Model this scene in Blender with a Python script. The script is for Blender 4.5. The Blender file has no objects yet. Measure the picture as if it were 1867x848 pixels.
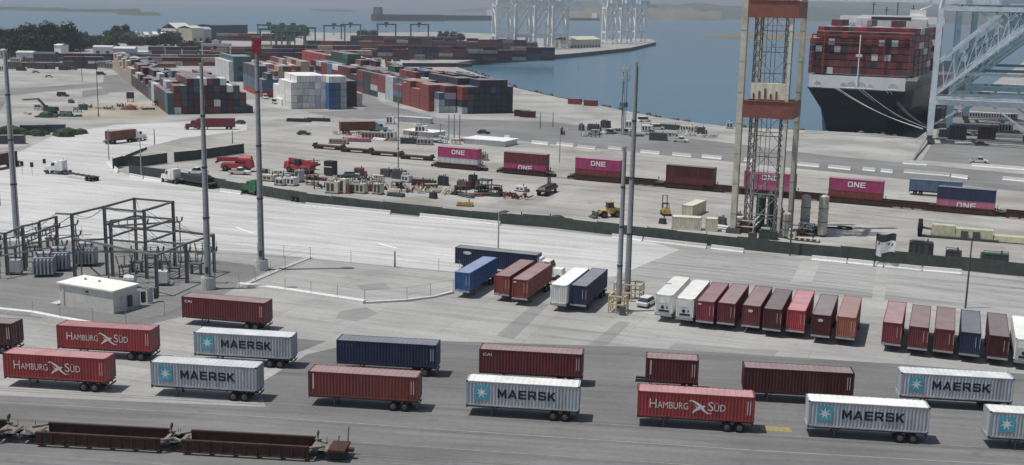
import bpy, math, random
from mathutils import Vector as V, Matrix
random.seed(7)
SC = bpy.context.scene
# ------------------------------------------------------------ camera
FPX, CH, ROLL, YH = 2076.0, 43.3, math.radians(1.17), 14.1
PITCH = math.atan((424 - YH) / FPX)
_R0 = V((1, 0, 0)); CF = V((0, math.cos(PITCH), -math.sin(PITCH))); _U0 = V((0, math.sin(PITCH), math.cos(PITCH)))
CR = math.cos(ROLL) * _R0 + math.sin(ROLL) * _U0
CU = -math.sin(ROLL) * _R0 + math.cos(ROLL) * _U0
CP = V((0, 0, CH))
cd = bpy.data.cameras.new('camera'); cam = bpy.data.objects.new('camera', cd); SC.collection.objects.link(cam)
cam.matrix_world = Matrix(((CR.x, CU.x, -CF.x, 0), (CR.y, CU.y, -CF.y, 0), (CR.z, CU.z, -CF.z, CH), (0, 0, 0, 1)))
cd.sensor_width = 36; cd.lens = FPX / 1867 * 36; cd.clip_start = .5; cd.clip_end = 120000
SC.camera = cam
# ------------------------------------------------------------ sun, sky, exposure
SAZ, SEL = math.radians(190), math.radians(69)
SUN = V((math.cos(SAZ) * math.cos(SEL), math.sin(SAZ) * math.cos(SEL), math.sin(SEL)))
w = bpy.data.worlds.new('World'); SC.world = w; w.use_nodes = True
nt = w.node_tree; bg = nt.nodes['Background']; sky = nt.nodes.new('ShaderNodeTexSky')
sky.sky_type = 'NISHITA'; sky.sun_disc = False; sky.sun_elevation = SEL; sky.sun_rotation = math.atan2(SUN.x, SUN.y)
sky.air_density = 1.2; sky.dust_density = 2.0
nt.links.new(sky.outputs[0], bg.inputs[0]); bg.inputs[1].default_value = .078
sl = bpy.data.lights.new('sun', 'SUN'); sl.energy = 4.3; sl.angle = math.radians(.6); sl.color = (1, .966, .915)
so = bpy.data.objects.new('sun', sl); SC.collection.objects.link(so)
so.rotation_euler = SUN.to_track_quat('Z', 'Y').to_euler(); so.location = (0, 0, 300)
SC.view_settings.view_transform = 'Standard'; SC.view_settings.look = 'None'
SC.view_settings.exposure = -.17; SC.view_settings.gamma = 1
SC.view_settings.use_curve_mapping = False

# ------------------------------------------------------------ helpers
def G(px, py, z=0.0):
    "point of the plane at height z that the photograph shows at a pixel"
    d = CF + (px - 933.5) / FPX * CR - (py - 424) / FPX * CU
    t = (z - CH) / d.z
    return V((d.x * t, d.y * t, z))
def PR(p):
    v = V(p) - CP; c = v.dot(CF)
    return 933.5 + FPX * v.dot(CR) / c, 424 - FPX * v.dot(CU) / c
def on_line(px, P, Q):
    lo, hi = -2.0, 3.0
    for _ in range(50):
        m = (lo + hi) / 2
        if PR(P + (Q - P) * m)[0] < px: lo = m
        else: hi = m
    return P + (Q - P) * lo
def ht(px, py, top_y):
    "height of an upright standing at a pixel whose top shows at top_y"
    g = G(px, py); lo, hi = 0, 120
    for _ in range(40):
        m = (lo + hi) / 2
        if PR(g + V((0, 0, m)))[1] > top_y: lo = m
        else: hi = m
    return lo

MATS = {}
def mat(name, rgb, rough=.6, metal=0.0, var=.18, scale=1.2, spec=.3, dirt=None, stretch=(1, 1, 1), rand=.12, bump=0):
    if name in MATS: return MATS[name]
    m = bpy.data.materials.new(name); m.use_nodes = True; n = m.node_tree.nodes; L = m.node_tree.links
    b = n['Principled BSDF']; b.inputs['Roughness'].default_value = rough; b.inputs['Metallic'].default_value = metal
    b.inputs['Specular IOR Level'].default_value = spec
    tc = n.new('ShaderNodeTexCoord'); mp = n.new('ShaderNodeMapping'); mp.inputs['Scale'].default_value = stretch
    oi = n.new('ShaderNodeObjectInfo'); ad = n.new('ShaderNodeVectorMath'); ad.operation = 'ADD'
    sc_ = n.new('ShaderNodeVectorMath'); sc_.operation = 'SCALE'; sc_.inputs[0].default_value = (37, 91, 53)
    L.new(oi.outputs['Random'], sc_.inputs['Scale']); L.new(tc.outputs['Object'], ad.inputs[0]); L.new(sc_.outputs[0], ad.inputs[1])
    L.new(ad.outputs[0], mp.inputs['Vector'])
    no = n.new('ShaderNodeTexNoise'); no.inputs['Scale'].default_value = scale; no.inputs['Detail'].default_value = 6; no.inputs['Roughness'].default_value = .62
    L.new(mp.outputs[0], no.inputs['Vector'])
    mr = n.new('ShaderNodeMapRange'); mr.inputs[1].default_value = .3; mr.inputs[2].default_value = .7
    mr.inputs[3].default_value = 1 - var; mr.inputs[4].default_value = 1 + var; L.new(no.outputs[0], mr.inputs[0])
    rr = n.new('ShaderNodeMapRange'); rr.inputs[3].default_value = 1 - rand; rr.inputs[4].default_value = 1 + rand; L.new(oi.outputs['Random'], rr.inputs[0])
    mu = n.new('ShaderNodeMath'); mu.operation = 'MULTIPLY'; L.new(mr.outputs[0], mu.inputs[0]); L.new(rr.outputs[0], mu.inputs[1])
    cs = n.new('ShaderNodeVectorMath'); cs.operation = 'SCALE'; cs.inputs[0].default_value = rgb[:3]; L.new(mu.outputs[0], cs.inputs['Scale'])
    out = cs.outputs[0]
    if dirt:
        mx = n.new('ShaderNodeMix'); mx.data_type = 'RGBA'; n2 = n.new('ShaderNodeTexNoise'); n2.inputs['Scale'].default_value = scale * .45
        n2.inputs['Detail'].default_value = 5; L.new(mp.outputs[0], n2.inputs['Vector'])
        m2 = n.new('ShaderNodeMapRange'); m2.inputs[1].default_value = dirt[1]; m2.inputs[2].default_value = dirt[1] + .16; m2.inputs[4].default_value = dirt[2]
        L.new(n2.outputs[0], m2.inputs[0]); L.new(m2.outputs[0], mx.inputs[0]); L.new(out, mx.inputs[6]); mx.inputs[7].default_value = (*dirt[0], 1); out = mx.outputs[2]
    L.new(out, b.inputs['Base Color'])
    if bump:
        bp = n.new('ShaderNodeBump'); bp.inputs['Strength'].default_value = bump; bp.inputs['Distance'].default_value = .05
        L.new(no.outputs[0], bp.inputs['Height']); L.new(bp.outputs[0], b.inputs['Normal'])
    MATS[name] = m; return m

class MB:
    def __init__(s): s.v = []; s.f = []; s.mi = []; s.M = None; s.m = 0
    def pts(s, P): 
        i = len(s.v); s.v += [tuple(s.M @ V(p)) if s.M else tuple(p) for p in P]; return i
    def face(s, *P):
        i = s.pts(P); s.f.append(tuple(range(i, i + len(P)))); s.mi.append(s.m); return s
    def hexa(s, P):
        i = s.pts(P)
        for q in ((0, 3, 2, 1), (4, 5, 6, 7), (0, 1, 5, 4), (1, 2, 6, 5), (2, 3, 7, 6), (3, 0, 4, 7)):
            s.f.append(tuple(i + k for k in q)); s.mi.append(s.m)
        return s
    def box(s, x0, x1, y0, y1, z0, z1, ix=0, iy=0, fx=None):
        a0, a1 = x0 + ix, x1 - (ix if fx is None else fx)
        return s.hexa([(x0, y0, z0), (x1, y0, z0), (x1, y1, z0), (x0, y1, z0), (a0, y0 + iy, z1), (a1, y0 + iy, z1), (a1, y1 - iy, z1), (a0, y1 - iy, z1)])
    def bar(s, p, q, w, h=None):
        p = V(p); q = V(q); d = (q - p).normalized(); h = h or w
        u = d.cross(V((0, 0, 1)));
        if u.length < .01: u = V((1, 0, 0))
        u.normalize(); t = u.cross(d).normalized(); u = u * w / 2; t = t * h / 2
        return s.hexa([p - u - t, p + u - t, q + u - t, q - u - t, p - u + t, p + u + t, q + u + t, q - u + t])
    def cyl(s, p, q, r, r2=None, n=10, cap=True):
        p = V(p); q = V(q); r2 = r if r2 is None else r2; d = (q - p).normalized()
        u = d.cross(V((0, 0, 1)))
        if u.length < .01: u = V((1, 0, 0))
        u.normalize(); t = d.cross(u)
        A = [p + (u * math.cos(a) + t * math.sin(a)) * r for a in [2 * math.pi * k / n for k in range(n)]]
        B = [q + (u * math.cos(a) + t * math.sin(a)) * r2 for a in [2 * math.pi * k / n for k in range(n)]]
        i = s.pts(A + B)
        for k in range(n): s.f.append((i + k, i + (k + 1) % n, i + n + (k + 1) % n, i + n + k)); s.mi.append(s.m)
        if cap: s.f.append(tuple(i + k for k in range(n))[::-1]); s.mi.append(s.m); s.f.append(tuple(i + n + k for k in range(n))); s.mi.append(s.m)
        return s
    def prism(s, poly, y0, y1):
        "polygon in XZ extruded along Y"
        n = len(poly); i = s.pts([(x, y0, z) for x, z in poly] + [(x, y1, z) for x, z in poly])
        s.f.append(tuple(i + k for k in range(n))); s.mi.append(s.m); s.f.append(tuple(i + n + k for k in range(n))[::-1]); s.mi.append(s.m)
        for k in range(n): s.f.append((i + k, i + n + k, i + n + (k + 1) % n, i + (k + 1) % n)); s.mi.append(s.m)
        return s
    def slab(s, poly, z0, z1):
        n = len(poly); i = s.pts([(p[0], p[1], z0) for p in poly] + [(p[0], p[1], z1) for p in poly])
        s.f.append(tuple(i + k for k in range(n))[::-1]); s.mi.append(s.m); s.f.append(tuple(i + n + k for k in range(n))); s.mi.append(s.m)
        for k in range(n): s.f.append((i + k, i + (k + 1) % n, i + n + (k + 1) % n, i + n + k)); s.mi.append(s.m)
        return s
    def blob(s, c, r, n=7, m=5, sq=(1, 1, 1)):
        c = V(c); P = []
        for j in range(1, m):
            a = math.pi * j / m
            for k in range(n):
                b = 2 * math.pi * k / n; P.append(c + V((math.sin(a) * math.cos(b) * r * sq[0], math.sin(a) * math.sin(b) * r * sq[1], math.cos(a) * r * sq[2])))
        P += [c + V((0, 0, r * sq[2])), c - V((0, 0, r * sq[2]))]; i = s.pts(P); T = i + len(P) - 2
        for j in range(m - 2):
            for k in range(n): s.f.append((i + j * n + k, i + (j + 1) * n + k, i + (j + 1) * n + (k + 1) % n, i + j * n + (k + 1) % n)); s.mi.append(s.m)
        for k in range(n):
            s.f.append((T, i + k, i + (k + 1) % n)); s.mi.append(s.m); s.f.append((T + 1, i + (m - 2) * n + (k + 1) % n, i + (m - 2) * n + k)); s.mi.append(s.m)
        return s
    def mesh(s, name, mats):
        me = bpy.data.meshes.new(name); me.from_pydata(s.v, [], s.f)
        for m in (mats if isinstance(mats, (list, tuple)) else [mats]): me.materials.append(m)
        if any(s.mi): me.polygons.foreach_set('material_index', s.mi)
        me.update(); return me
    def build(s, name, mats, parent=None, **k): return link(name, s.mesh(name, mats), parent, **k)
def link(name, me, parent=None, loc=None, rz=0):
    o = bpy.data.objects.new(name, me); SC.collection.objects.link(o)
    if parent: o.parent = parent
    if loc is not None: o.location = loc
    if rz: o.rotation_euler.z = rz
    return o
def tag(o, label, cat, group=None):
    o['label'] = label; o['category'] = cat
    if group: o['group'] = group
    return o
def thing(name, label, cat, loc=(0, 0, 0), rz=0, group=None):
    o = bpy.data.objects.new(name, None); SC.collection.objects.link(o); o.empty_display_size = .3
    o.location = loc; o.rotation_euler.z = rz; return tag(o, label, cat, group)
def copy_tree(o, parent=None):
    c = o.copy(); SC.collection.objects.link(c); c.parent = parent
    for ch in list(o.children): copy_tree(ch, c)
    return c
def dup(o, loc, rz, label, group=None):
    c = copy_tree(o); c.location = loc; c.rotation_euler = (0, 0, rz); c['label'] = label
    if group: c['group'] = group
    return c
def struct(name, mb, m, **k):
    o = mb.build(name, m, **k); o['kind'] = 'structure'; return o
rad = math.radians
def ang(a): return V((math.cos(a), math.sin(a), 0))

# ------------------------------------------------------------ materials
M_ = dict
paint = {}; PRGB = {}
def P(nm, rgb, **k):
    k.setdefault('rough', .5); k.setdefault('var', .24); k.setdefault('scale', .9)
    gy = sum(rgb) / 3; rgb = tuple((x * .80 + gy * .20) * (.88 if max(rgb) > 2.2 * min(rgb) else 1) for x in rgb); k.setdefault('stretch', (1.6, 1.6, .4))
    PRGB[nm] = rgb; paint[nm] = mat('paint_' + nm, rgb, **k); return paint[nm]
RUST = ((.13, .07, .045), .55, .5)
P('maroon', (.19, .030, .036), dirt=RUST); P('dark_maroon', (.095, .02, .026), dirt=RUST); P('brick', (.27, .05, .04), dirt=RUST)
P('red', (.42, .035, .038), dirt=((.22, .10, .08), .56, .5)); P('bright_red', (.46, .03, .05)); P('crimson', (.26, .03, .05))
P('orange', (.40, .115, .055), dirt=RUST); P('rust', (.24, .075, .05), dirt=RUST); P('tan', (.42, .32, .24), dirt=RUST)
P('navy', (.024, .04, .10)); P('blue', (.02, .13, .38)); P('steel_blue', (.10, .17, .27)); P('teal', (.07, .16, .17)); P('sky', (.18, .42, .55))
P('grey', (.40, .44, .48), dirt=((.27, .22, .18), .58, .6)); P('light_grey', (.56, .58, .58)); P('white', (.74, .74, .70), dirt=((.45, .42, .36), .66, .5)); P('dark_grey', (.085, .09, .10))
P('green', (.03, .17, .06)); P('dark_green', (.03, .075, .05)); P('magenta', (.46, .03, .18)); P('pink', (.52, .14, .24)); P('cream', (.60, .56, .42), dirt=((.35, .3, .22), .64, .5)); P('yellow', (.55, .38, .05), dirt=RUST); P('charcoal', (.035, .038, .042))
m_steel = mat('galvanised_steel', (.36, .375, .39), .45, .3, scale=2); m_dsteel = mat('weathered_steel', (.075, .078, .08), .6, .2, scale=3)
m_black = mat('black_metal', (.02, .02, .022), .6); m_rubber = mat('tyre_rubber', (.018, .018, .018), .85, spec=.1); m_rim = mat('rim_metal', (.11, .11, .11), .5, .3)
m_glass = mat('window_glass', (.03, .04, .05), .12, spec=.6, var=.05); m_chrome = mat('chassis_grey', (.11, .10, .10), .6)
m_conc = mat('precast_concrete', (.50, .49, .46), .9, var=.2, scale=2, spec=.1); m_barrier = mat('white_barrier', (.66, .66, .64), .85, var=.15, scale=3, spec=.1)
m_mark = mat('marking_paint', (.72, .72, .70), .7, var=.25, scale=3, spec=.1); m_yel = mat('yellow_marking', (.28, .24, .12), .8, var=.3, scale=3, spec=.1)
m_wood = mat('weathered_wood', (.20, .15, .10), .8)
m_screen = mat('fence_screen', (.068, .078, .072), .9, var=.25, scale=.7, spec=.1)
m_letter = mat('letter_white', (.74, .72, .70), .6, var=.22, scale=3, rand=0); m_ink = mat('letter_navy', (.010, .016, .038), .6, var=.1, rand=0)
m_starbox = mat('emblem_blue', (.09, .38, .50), .6, rand=0); m_idmark = mat('marking_white', (.58, .54, .52), .6, rand=0)
m_cranew = mat('crane_white', (.76, .79, .80), .5, scale=.4); m_craneb = mat('crane_blue', (.56, .63, .69), .5, scale=.5); m_cranet = mat('crane_teal', (.20, .31, .37), .5, scale=.5)
m_towery = mat('tower_cream', (.50, .485, .40), .6, scale=.6, dirt=RUST); m_towerr = mat('tower_red', (.22, .085, .066), .6, scale=.6); m_rope = mat('mooring_rope', (.55, .54, .50), .9)
m_leaf = mat('leaves', (.034, .050, .026), .8, var=.75, scale=.5, spec=.15, rand=.3); m_trunk = mat('bark', (.08, .06, .045), .9)  # wide leaf tone spread paints sunlit against shaded leaves into the colour

# ------------------------------------------------------------ setting
def tex_ground(name, rgb, rot, patches, rough=.92, streak=.14, seams=0.0, seam_px=(6, 4.5), soil=None):
    m = bpy.data.materials.new(name); m.use_nodes = True; n = m.node_tree.nodes; L = m.node_tree.links
    b = n['Principled BSDF']; b.inputs['Roughness'].default_value = rough; b.inputs['Specular IOR Level'].default_value = .12
    tc = n.new('ShaderNodeTexCoord')
    def noise(sx, sy, scale, det=6, lo=.35, hi=.65, a=.9, c=1.1, r=rot):
        mp = n.new('ShaderNodeMapping'); mp.inputs['Rotation'].default_value = (0, 0, -r); mp.inputs['Scale'].default_value = (sx, sy, 1)
        mp.vector_type = 'POINT'
        # rotate first, then scale: two mapping nodes
        m0 = n.new('ShaderNodeMapping'); m0.inputs['Rotation'].default_value = (0, 0, -r); mp.inputs['Rotation'].default_value = (0, 0, 0)
        L.new(tc.outputs['Object'], m0.inputs[0]); L.new(m0.outputs[0], mp.inputs[0])
        t = n.new('ShaderNodeTexNoise'); t.inputs['Scale'].default_value = scale; t.inputs['Detail'].default_value = det; t.inputs['Roughness'].default_value = .6
        L.new(mp.outputs[0], t.inputs['Vector'])
        q = n.new('ShaderNodeMapRange'); q.inputs[1].default_value = lo; q.inputs[2].default_value = hi; q.inputs[3].default_value = a; q.inputs[4].default_value = c
        L.new(t.outputs[0], q.inputs[0]); return q.outputs[0]
    outs = [noise(1, 1, .035, 8, .38, .62, 1 - patches, 1 + patches), noise(.06, 1, .9, 4, .35, .7, 1 + streak * .5, 1 - streak), noise(1, 1, 1.6, 5, .3, .7, .93, 1.07),
            noise(.02, .3, 1.0, 3, .52, .62, 1, 1 - streak)]
    outs.append(noise(1, 1, .33, 4, .62, .70, 1, .84)); outs.append(noise(.05, 1.4, .55, 5, .58, .66, 1, .88))
    if seams:
        m0 = n.new('ShaderNodeMapping'); m0.inputs['Rotation'].default_value = (0, 0, -rot); L.new(tc.outputs['Object'], m0.inputs[0])
        br = n.new('ShaderNodeTexBrick'); br.offset = 0; br.inputs['Scale'].default_value = 1; br.inputs['Brick Width'].default_value = seam_px[0]; br.inputs['Row Height'].default_value = seam_px[1]
        br.inputs['Mortar Size'].default_value = .06; br.inputs['Color1'].default_value = (.95, .95, .95, 1); br.inputs['Color2'].default_value = (1.05, 1.05, 1.05, 1); br.inputs['Mortar'].default_value = (1 - seams,) * 3 + (1,)
        L.new(m0.outputs[0], br.inputs['Vector']); outs.append(br.outputs[0])
    cur = outs[0]
    for o in outs[1:]:
        q = n.new('ShaderNodeMath'); q.operation = 'MULTIPLY'; L.new(cur, q.inputs[0]); L.new(o, q.inputs[1]); cur = q.outputs[0]
    cs = n.new('ShaderNodeVectorMath'); cs.operation = 'SCALE'; cs.inputs[0].default_value = rgb; L.new(cur, cs.inputs['Scale'])
    out = cs.outputs[0]
    if soil:
        for sc2, lo in ((.045, .55), (.22, .60)):
            f_ = noise(1, 1, sc2, 6, lo, lo + .1, 0, .75); mx = n.new('ShaderNodeMix'); mx.data_type = 'RGBA'; L.new(f_, mx.inputs[0]); L.new(out, mx.inputs[6]); mx.inputs[7].default_value = (*soil, 1); out = mx.outputs[2]
    L.new(out, b.inputs['Base Color'])
    return m
A_NEAR, A_YARD, A_TRAIN = rad(-6.9), rad(-20), rad(-27.5)
g_conc = tex_ground('ground_concrete', (.355, .353, .34), A_YARD, .15, streak=.13, seams=.16, seam_px=(12, 6))
g_far = tex_ground('ground_far', (.34, .337, .322), rad(5), .2, streak=.05, soil=(.25, .235, .20))
g_road = tex_ground('road_concrete', (.51, .508, .495), A_YARD, .07, streak=.17)
g_road2 = tex_ground('road_grey', (.335, .335, .325), rad(-23), .07, streak=.25)
g_asph = tex_ground('asphalt', (.182, .181, .180), A_NEAR, .12, streak=.14)
g_asph2 = tex_ground('asphalt_grey', (.21, .21, .207), A_YARD, .13, streak=.1)
g_patch = tex_ground('patched_concrete', (.27, .268, .26), A_YARD, .1, streak=.1)
g_dirt = tex_ground('yard_grey', (.36, .352, .33), A_TRAIN, .15, streak=.14, soil=(.235, .215, .18))

def paler(c):  # roof colour: the wall paint mixed paler and greyer
    if c + '_roof' not in paint:
        r = PRGB[c]; g = .17 + .16 * sum(r) / 3
        paint[c + '_roof'] = mat('paint_%s_roof' % c, tuple(x * .6 + g for x in r) if max(r) < .5 else r, .6, var=.14, scale=.5, rand=.16, dirt=((.24, .16, .13), .60, .35))
    return paint[c + '_roof']
# water
mw = bpy.data.materials.new('sea_water'); mw.use_nodes = True; n = mw.node_tree.nodes; L = mw.node_tree.links; b = n['Principled BSDF']
b.inputs['Base Color'].default_value = (.035, .1, .17, 1); b.inputs['Roughness'].default_value = .22; b.inputs['Specular IOR Level'].default_value = .5
tc = n.new('ShaderNodeTexCoord'); no = n.new('ShaderNodeTexNoise'); no.inputs['Scale'].default_value = .25; no.inputs['Detail'].default_value = 5
bp = n.new('ShaderNodeBump'); bp.inputs['Strength'].default_value = .55; bp.inputs['Distance'].default_value = .35
L.new(tc.outputs['Object'], no.inputs['Vector']); L.new(no.outputs[0], bp.inputs['Height']); L.new(bp.outputs[0], b.inputs['Normal'])
n2 = n.new('ShaderNodeTexNoise'); n2.inputs['Scale'].default_value = .006; n2.inputs['Detail'].default_value = 3
mp = n.new('ShaderNodeMapping'); mp.inputs['Scale'].default_value = (.6, 1.6, 1); L.new(tc.outputs['Object'], mp.inputs[0]); L.new(mp.outputs[0], n2.inputs['Vector'])
cr = n.new('ShaderNodeMix'); cr.data_type = 'RGBA'; cr.inputs[6].default_value = (.05, .13, .21, 1); cr.inputs[7].default_value = (.085, .17, .24, 1)
L.new(n2.outputs[0], cr.inputs[0]); L.new(cr.outputs[2], b.inputs['Base Color'])
WZ = -4.0
mb = MB(); mb.face((-30000, -400, WZ), (30000, -400, WZ), (30000, 58000, WZ), (-30000, 58000, WZ)); struct('water', mb, mw)

WA = rad(64)                                   # direction of the wharf the ship lies at
wc = G(1672, 252)
coast = [G(-900, 62), G(0, 66), G(140, 66), G(330, 62), G(460, 58), G(650, 60), G(820, 58), G(900, 62), G(980, 70), G(1100, 72), G(1150, 70), G(1188, 71),
         G(1196, 77), G(1150, 87), G(1060, 96), G(1000, 101), G(920, 106), G(860, 110), G(815, 117), G(845, 126), G(890, 141), G(940, 160), G(1000, 174), G(1060, 186), G(1130, 200),
         G(1200, 214), G(1270, 224), G(1340, 232), G(1500, 239), G(1600, 244), wc, wc + ang(WA) * 900, wc + ang(WA) * 900 + ang(WA - math.pi / 2) * 900, V((1400, 300, 0)), V((500, -300, 0)), V((-600, -300, 0)), V((-2500, 600, 0))]
mb = MB(); mb.slab([(p.x, p.y) for p in coast], WZ - 3, 0); struct('ground', mb, g_far)
def sheet(name, pts, z, m, px=True):
    mb = MB(); mb.face(*[((G(*p).x, G(*p).y) if px else (p[0], p[1])) + (z,) for p in pts]); return struct(name, mb, m)
sheet('yard_pavement', [(-250, 880), (2150, 880), (2150, 560), (1867, 512), (1400, 463), (1000, 418), (700, 390), (430, 360), (250, 330), (130, 340), (-30, 380), (-250, 420)], .004, g_conc)
sheet('access_road', [(-30, 440), (100, 436), (300, 446), (560, 470), (720, 486), (860, 498), (1010, 508), (1120, 505), (1240, 455), (1180, 440), (1000, 419), (860, 405), (700, 390), (560, 373), (440, 355), (330, 337), (240, 322), (205, 308), (212, 292), (262, 270),
                      (330, 252), (450, 238), (450, 222), (330, 222), (210, 228), (100, 246), (40, 275), (-30, 300)], .008, g_road)
sheet('east_road', [(1120, 505), (1240, 455), (1400, 462), (1867, 512), (2100, 540), (2100, 640), (1867, 578), (1600, 545), (1330, 515), (1140, 512)], .008, g_road2)
sheet('train_yard', [(262, 270), (450, 240), (640, 215), (900, 235), (1200, 262), (1867, 318), (2100, 345), (2100, 530), (1867, 506), (1400, 457), (1000, 412), (700, 384), (440, 350), (330, 331), (250, 318), (214, 306), (220, 290)], .010, g_dirt)
sheet('asphalt_apron', [(-60, 718), (240, 732), (484, 742), (472, 700), (560, 646), (640, 628), (805, 622), (1140, 632), (1640, 664), (1867, 682), (2100, 700), (2100, 900), (-300, 900)], .008, g_asph)
sheet('asphalt_patch', [(480, 612), (596, 622), (560, 636), (500, 660), (440, 640)], .008, g_asph)
sheet('substation_yard', [(-60, 440), (130, 440), (420, 478), (500, 488), (430, 524), (340, 575), (240, 600), (100, 583), (-60, 566)], .012, g_asph2)
g_sand = tex_ground('sand_lot', (.36, .32, .26), rad(5), .2, streak=.1)
sheet('sand_lot', [(140, 193), (200, 186), (300, 186), (312, 204), (300, 214), (150, 218)], .008, g_sand)
sheet('lot_lane', [(-30, 164), (100, 157), (190, 150), (192, 157), (100, 166), (-30, 178)], .008, g_asph2)
sheet('lot_lane', [(150, 166), (196, 160), (198, 172), (150, 178)], .008, g_asph2)
sheet('lot_lane', [(-30, 178), (18, 176), (-2, 206), (-30, 210)], .010, g_asph2)
sheet('lane_by_stacks', [(185, 170), (190, 138), (245, 133), (268, 165)], .004, g_asph2)
sheet('stack_lane', [(655, 155), (700, 190), (800, 215), (640, 218), (560, 205), (665, 200)], .004, g_asph2)
sheet('service_road', [(770, 215), (1000, 222), (1340, 262), (1500, 283), (1867, 318), (1867, 350), (1500, 312), (1300, 292), (1000, 262), (760, 240)], .014, g_asph2)
sheet('curb_apron', [(1700, 262), (1867, 270), (2100, 285), (2100, 325), (1867, 308), (1680, 292)], .014, g_asph2)
for pts in ([(905, 612), (975, 552), (1002, 554), (936, 618)], [(1075, 628), (1128, 586), (1150, 588), (1104, 632)], [(620, 568), (668, 560), (690, 572), (650, 586), (612, 580)], [(1230, 626), (1420, 640), (1410, 650), (1218, 636)], [(650, 520), (700, 516), (712, 526), (660, 530)]): sheet('pavement_patch', pts, .016, g_patch)
sheet('crane_lane', [(1706, 257), (1716, 176), (1990, 176), (1990, 270), (1867, 264)], .004, g_asph2)
mb = MB(); qp = coast[11:20]
for a, c in zip(qp, qp[1:]):
    u = (c - a).cross(V((0, 0, 1))).normalized() * .5; mb.hexa([a + V((0, 0, -6.9)), a + u + V((0, 0, -6.9)), c + u + V((0, 0, -6.9)), c + V((0, 0, -6.9)), a + V((0, 0, -.4)), a + u + V((0, 0, -.4)), c + u + V((0, 0, -.4)), c + V((0, 0, -.4))])
    mb.hexa([a - u + V((0, 0, -6.9)), a + V((0, 0, -6.9)), c + V((0, 0, -6.9)), c - u + V((0, 0, -6.9)), a - u + V((0, 0, -.45)), a + V((0, 0, -.45)), c + V((0, 0, -.45)), c - u + V((0, 0, -.45))]) if False else None
struct('quay_shade_strip', mb, m_black)  # black strip paints the pier underside's shadow and reflection onto the quay face
# embedded rails, painted lines, seams
def strip(name, pts, wd, z, m, h=0):
    mb = MB(); Q = [G(*p) for p in pts]
    for a, c in zip(Q, Q[1:]):
        u = (c - a).cross(V((0, 0, 1))).normalized() * wd / 2
        if h: mb.hexa([a - u, a + u, c + u, c - u] + [p + V((0, 0, h)) for p in (a - u, a + u, c + u, c - u)])
        else: mb.face(*[p + V((0, 0, z)) for p in (a - u, c - u, c + u, a + u)])
    return struct(name, mb, m)
m_rail = mat('rail_line', (.27, .265, .25), .6, var=.25, spec=.2)
for nm, pts in (('rail', [(-20, 707), (460, 733), (920, 761), (1400, 793), (1900, 822)]), ('rail', [(-20, 732), (460, 759), (920, 791), (1387, 822), (1900, 851)]), ('rail', [(620, 804), (920, 825), (1320, 852)]), ('rail', [(-20, 826), (200, 840), (420, 856)])):
    strip(nm, pts, .16, .020, m_rail)
    strip('rail_groove', [(x, y + 4) for x, y in pts], .1, .020, g_asph)
for pts in ([(1300, 466), (1500, 485), (1900, 527)], [(1200, 482), (1500, 512), (1900, 556)], [(1180, 470), (1500, 500), (1900, 541)]): strip('lane_line', pts, .22, .018, mat('faded_line', (.42, .42, .40), .9, var=.3))
for pts in ([(760, 300), (1000, 322), (1330, 352), (1900, 405)], [(600, 300), (700, 308), (930, 330), (1160, 345), (1400, 372), (1650, 398), (1867, 424)]): strip('rail', pts, .5, .022, g_asph2)
sheet('yellow_marking', [(1386, 776), (1440, 780), (1446, 789), (1390, 785)], .020, m_yel)
for a in ((690, 444, 722, 452), (430, 414, 462, 426)):
    strip('road_arrow', [(a[0], a[1]), (a[2], a[3])], .5, .020, m_mark)
mb = MB()
for a, c in (((0, 568), (105, 584)),): pass
def kerb(pts, wd=.45, h=.3):
    return strip('kerb', pts, wd, 0, m_barrier, h)
kerb([(-20, 566), (60, 574), (110, 584), (200, 600)], .8, .5); kerb([(436, 521), (520, 531), (665, 553)], .95, .45); kerb([(667, 553.5), (742, 549), (790, 543), (826, 534)], .5)
strip('kerb', [(566, 470), (520, 488), (436, 524)], .8, 0, m_conc, .15)
for p in ((1460, 492, 36, 46), (1600, 505, 22, 90), (1540, 560, 16, 60)):
    x, y, ww, hh = p; sheet('pavement_patch', [(x, y - hh / 3), (x + ww, y - hh / 3 + 2), (x + ww * .55, y + hh / 2), (x - ww * .5, y + hh / 2)], .022, g_conc)
# riprap at the shore
mb = MB(); rr = random.Random(3)
ed = coast[18:31]
for a, c in zip(ed, ed[1:]):
    Lg = (c - a).length; nn = int(Lg / 2.2)
    for k in range(nn):
        p = a.lerp(c, rr.random()); out = (c - a).cross(V((0, 0, 1))).normalized() * -1
        for q in range(2): mb.blob(p + out * (rr.uniform(-.5, 5)) + V((0, 0, -rr.uniform(.2, 3.2))), rr.uniform(.6, 1.5), 5, 4, (1, rr.uniform(.6, 1), .7))
o = mb.build('shore_rocks', mat('riprap', (.12, .115, .10), .9, var=.3)); o['kind'] = 'stuff'
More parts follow.
